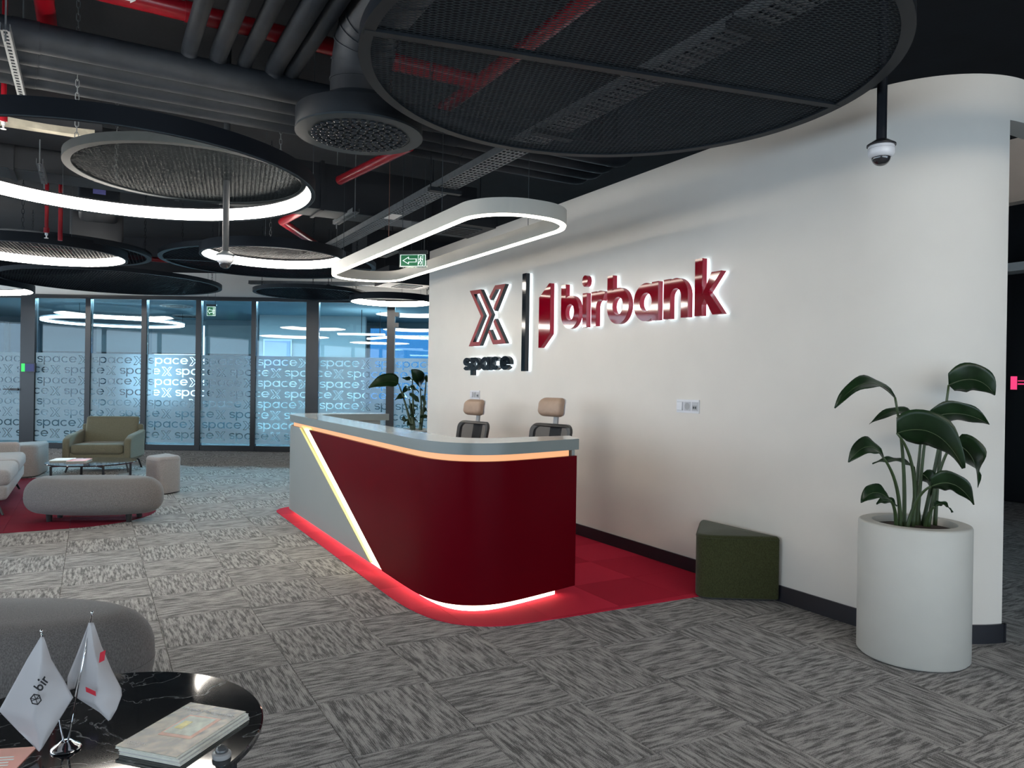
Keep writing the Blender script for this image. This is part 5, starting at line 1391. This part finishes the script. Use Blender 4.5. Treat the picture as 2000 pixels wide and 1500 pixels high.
# perforated cable tray
def tray(x0, x1, y0, y1, z, label, step=0.06, ztop=3.98):
    r_ = thing('cable_tray', (x0,y0,z), label, 'cable tray', 'perforated cable trays')
    mb = MB(); n = int((y1-y0)/step); cols = 5; cw = (x1-x0)/cols
    for k in range(n+1):
        y = y0+k*step; mb.box((x0,y-step*0.22,z),(x1,y+step*0.22,z+0.002))
    for k in range(cols+1):
        x = x0+k*cw; mb.box((max(x0,x-0.006),y0,z+0.0003),(min(x1,x+0.006),y1,z+0.0023))
    obj('perforated_bed', mb, M['galv'], r_, kind='stuff')
    obj('side_rail', MB().box((x0-0.003,y0,z),(x0,y1,z+0.055)), M['galv'], r_); obj('side_rail', MB().box((x1,y0,z),(x1+0.003,y1,z+0.055)), M['galv'], r_)
    obj('cable', MB().tube([(x0+0.05,y0,z+0.016),(x0+0.06,(y0+y1)/2,z+0.016),(x0+0.05,y1,z+0.016)], 0.012, 8), M['black'], r_, smooth=True)
    for y in (y0+1.4, y0+3.1, y0+4.8):
        if y > y1: continue
        obj('hanger', MB().box((x0-0.06,y-0.03,z-0.035),(x1+0.06,y+0.03,z-0.003)), M['dark_grey'], r_)
        for x in (x0-0.045, x1+0.045): obj('hanger_rod', MB().tube([(x,y,z-0.01),(x,y,ztop)], 0.005, 6), M['dark_grey'], r_)
    return r_
tray(2.535, 2.712, 1.0, 9.6, 3.03, 'long galvanised perforated cable tray running beside the oval light')
c = P3(790, 428, 3.02); d = thing('tray_label', (c[0],c[1],3.02), 'white paper label stuck under the cable tray', 'label')
obj('paper', MB().box((2.57,c[1]-0.12,3.0265),(2.68,c[1]+0.12,3.0285)), M['ink_white'], d)
tx = tray(0, 0.13, 0, 5.2, 0, 'far galvanised perforated cable tray above the glass partition', 0.06, 0.95)
tx.rotation_euler = (0,0,rotv-PI/2); p = ld(-4.6, 12.9, 3.02); tx.location = (p.x,p.y,3.02)
# strut channels under the pipes
def strut(p0, p1, label, w_=0.042):
    p0, p1 = Vector(p0), Vector(p1); t = (p1-p0).normalized(); s_ = t.cross(ez)
    r_ = thing('strut_channel', p0, label, 'bracket', 'strut channels')
    n = int((p1-p0).length/0.05); mb = MB(); L0 = (p1-p0).length
    for sd in (-1, 1):
        mb.obox((p0+p1)/2+s_*(sd*w_*0.37), t*(L0/2), s_*(w_*0.13), ez*0.0015)
        mb.obox((p0+p1)/2+s_*(sd*w_*0.5)+ez*0.02, t*(L0/2), s_*0.0015, ez*0.021)
    for k in range(n+1): mb.obox(p0+t*(L0*k/n), t*0.011, s_*(w_*0.26), ez*0.0015)
    obj('slotted_channel', mb, M['galv'], r_)
    for q in (p0+t*0.03, p1-t*0.02): obj('threaded_rod', MB().tube([q-ez*0.05, Vector((q.x,q.y,3.98))], 0.005, 6), M['galv'], r_)
    return r_
strut((-0.43,4.86,3.245), (-0.43,6.03,3.245), 'bright slotted strut channel under the insulated pipes at the left edge')
strut((-0.375,6.9,3.04), (-0.375,7.6,3.04), 'smaller slotted strut channel under the rectangular duct at the left')
strut((2.30,7.25,3.07), (2.30,7.95,3.07), 'slotted strut channel under the rectangular duct beside the largest ring light', 0.07)
# three stacked light grey duct stubs at the left edge
for k, (y, lb) in enumerate(((112,'upper pale pipe end poking in at the left edge'),(147,'middle pale pipe end poking in at the left edge'),(190,'lower pale pipe end poking in at the left edge'))):
    c = px(2, y, 4.7+0.2*k); pipe('pipe_end', [c+Vector((-0.9,0,0)), c], 0.035, M['plastic_grey'] if False else M['pipe'], lb, group='pipe ends at the left edge')
# round swirl diffuser with elbow duct
DC = (1.435, 4.47); DZ = 2.90; DR = 0.388
df = thing('round_diffuser', (*DC, DZ), 'round dark air diffuser with nozzles on a spiral duct elbow', 'diffuser')
obj('drum', MB().lathe([(DR-0.004,DZ+0.006),(DR,DZ+0.012),(DR,DZ+0.125),(DR-0.01,DZ+0.13),(0.24,DZ+0.135),(0.225,DZ+0.21)], (*DC,0), 96, caps=False), M['dark_grey'], df, smooth=True, auto=35)
obj('face_rim', MB().ring(DC, 0.312, DR+0.002, DZ-0.004, DZ+0.008, 96), M['grey_metal'], df, smooth=True, auto=35)
fp = obj('face_plate', MB().ring(DC, 0.004, 0.313, DZ, DZ+0.004, 64), M['grey_metal'], df)
noz = MB().lathe([(0.013,0.0),(0.0185,-0.004),(0.0185,-0.010),(0.0125,-0.014),(0.011,-0.012),(0.010,0.0)], (0,0,0), 12, caps=False)
noz.lathe([(0.0105,-0.003),(0.0003,-0.003)], (0,0,0), 12, caps=False, mi=1)
first = None
for ring_i, (rr_, cnt) in enumerate(((0.025,3),(0.075,9),(0.125,15),(0.175,20),(0.225,26),(0.277,33))):
    for k in range(cnt):
        a = 2*PI*k/cnt+ring_i*0.4; q = (rr_*math.cos(a), rr_*math.sin(a), 0)
        if first is None:
            first = obj('nozzle', noz, [M['nozzle'], M['ink_black']], df, local=True, smooth=True, auto=40, recalc=False); first.location = q
        else:
            o = first.copy(); COL.objects.link(o); o.parent = df; o.location = q
cx_, cy_ = DC
ed = [(cx_,cy_,DZ+0.2),(cx_,cy_,DZ+0.30)]+[(cx_, cy_-0.34*(1-math.cos(t)), DZ+0.30+0.34*math.sin(t)) for t in [PI/2*k/10 for k in range(1,11)]]+[(cx_,cy_-1.2,DZ+0.64),(cx_,-4.5,DZ+0.64)]
obj('spiral_duct', MB().tube(ed, 0.185, 28), M['duct'], df, smooth=True, auto=40)
for k in range(2, 13, 2):
    a, b = Vector(ed[k-1]), Vector(ed[k]); m_ = (a+b)/2; t = (b-a).normalized()
    obj('duct_rib', MB().tube([m_-t*0.006, m_+t*0.006], 0.191, 28), M['duct'], df, smooth=True, auto=40)
# fan-coil boxes and grilles beyond the oval light
for k, (x, y, D, sx_, sz_, lb) in enumerate(((905,452,8.3,0.42,0.12,'dark fan coil unit hanging beside the far end of the reception wall'),(745,495,11.0,0.34,0.10,'dark fan coil unit behind the exit sign'),(800,560,12.6,0.5,0.07,'grey air box above the far ring light'))):
    c = px(x, y, D); r_ = thing('fan_coil_unit', c, lb, 'air unit', 'ceiling air units')
    obj('casing', MB().box((c.x-sx_,c.y-0.35,c.z),(c.x+sx_*0.6,c.y+0.35,c.z+0.28)), M['duct'], r_)
    gr = obj('grille', MB().box((c.x-sx_*0.5,c.y-0.22,c.z-0.012),(c.x+sx_*0.3,c.y+0.22,c.z)), M['grey_metal'], r_)
    for q in range(5): obj('louvre', MB().box((c.x-sx_*0.45,c.y-0.17+q*0.08,c.z-0.018),(c.x+sx_*0.25,c.y-0.15+q*0.08,c.z-0.012)), M['ink_black'], gr)
    for sx2 in (-0.9, 0.5): obj('hanger_rod', MB().tube([(c.x+sx_*sx2,c.y,c.z+0.27),(c.x+sx_*sx2,c.y,3.98)],0.005,6), M['dark_grey'], r_)
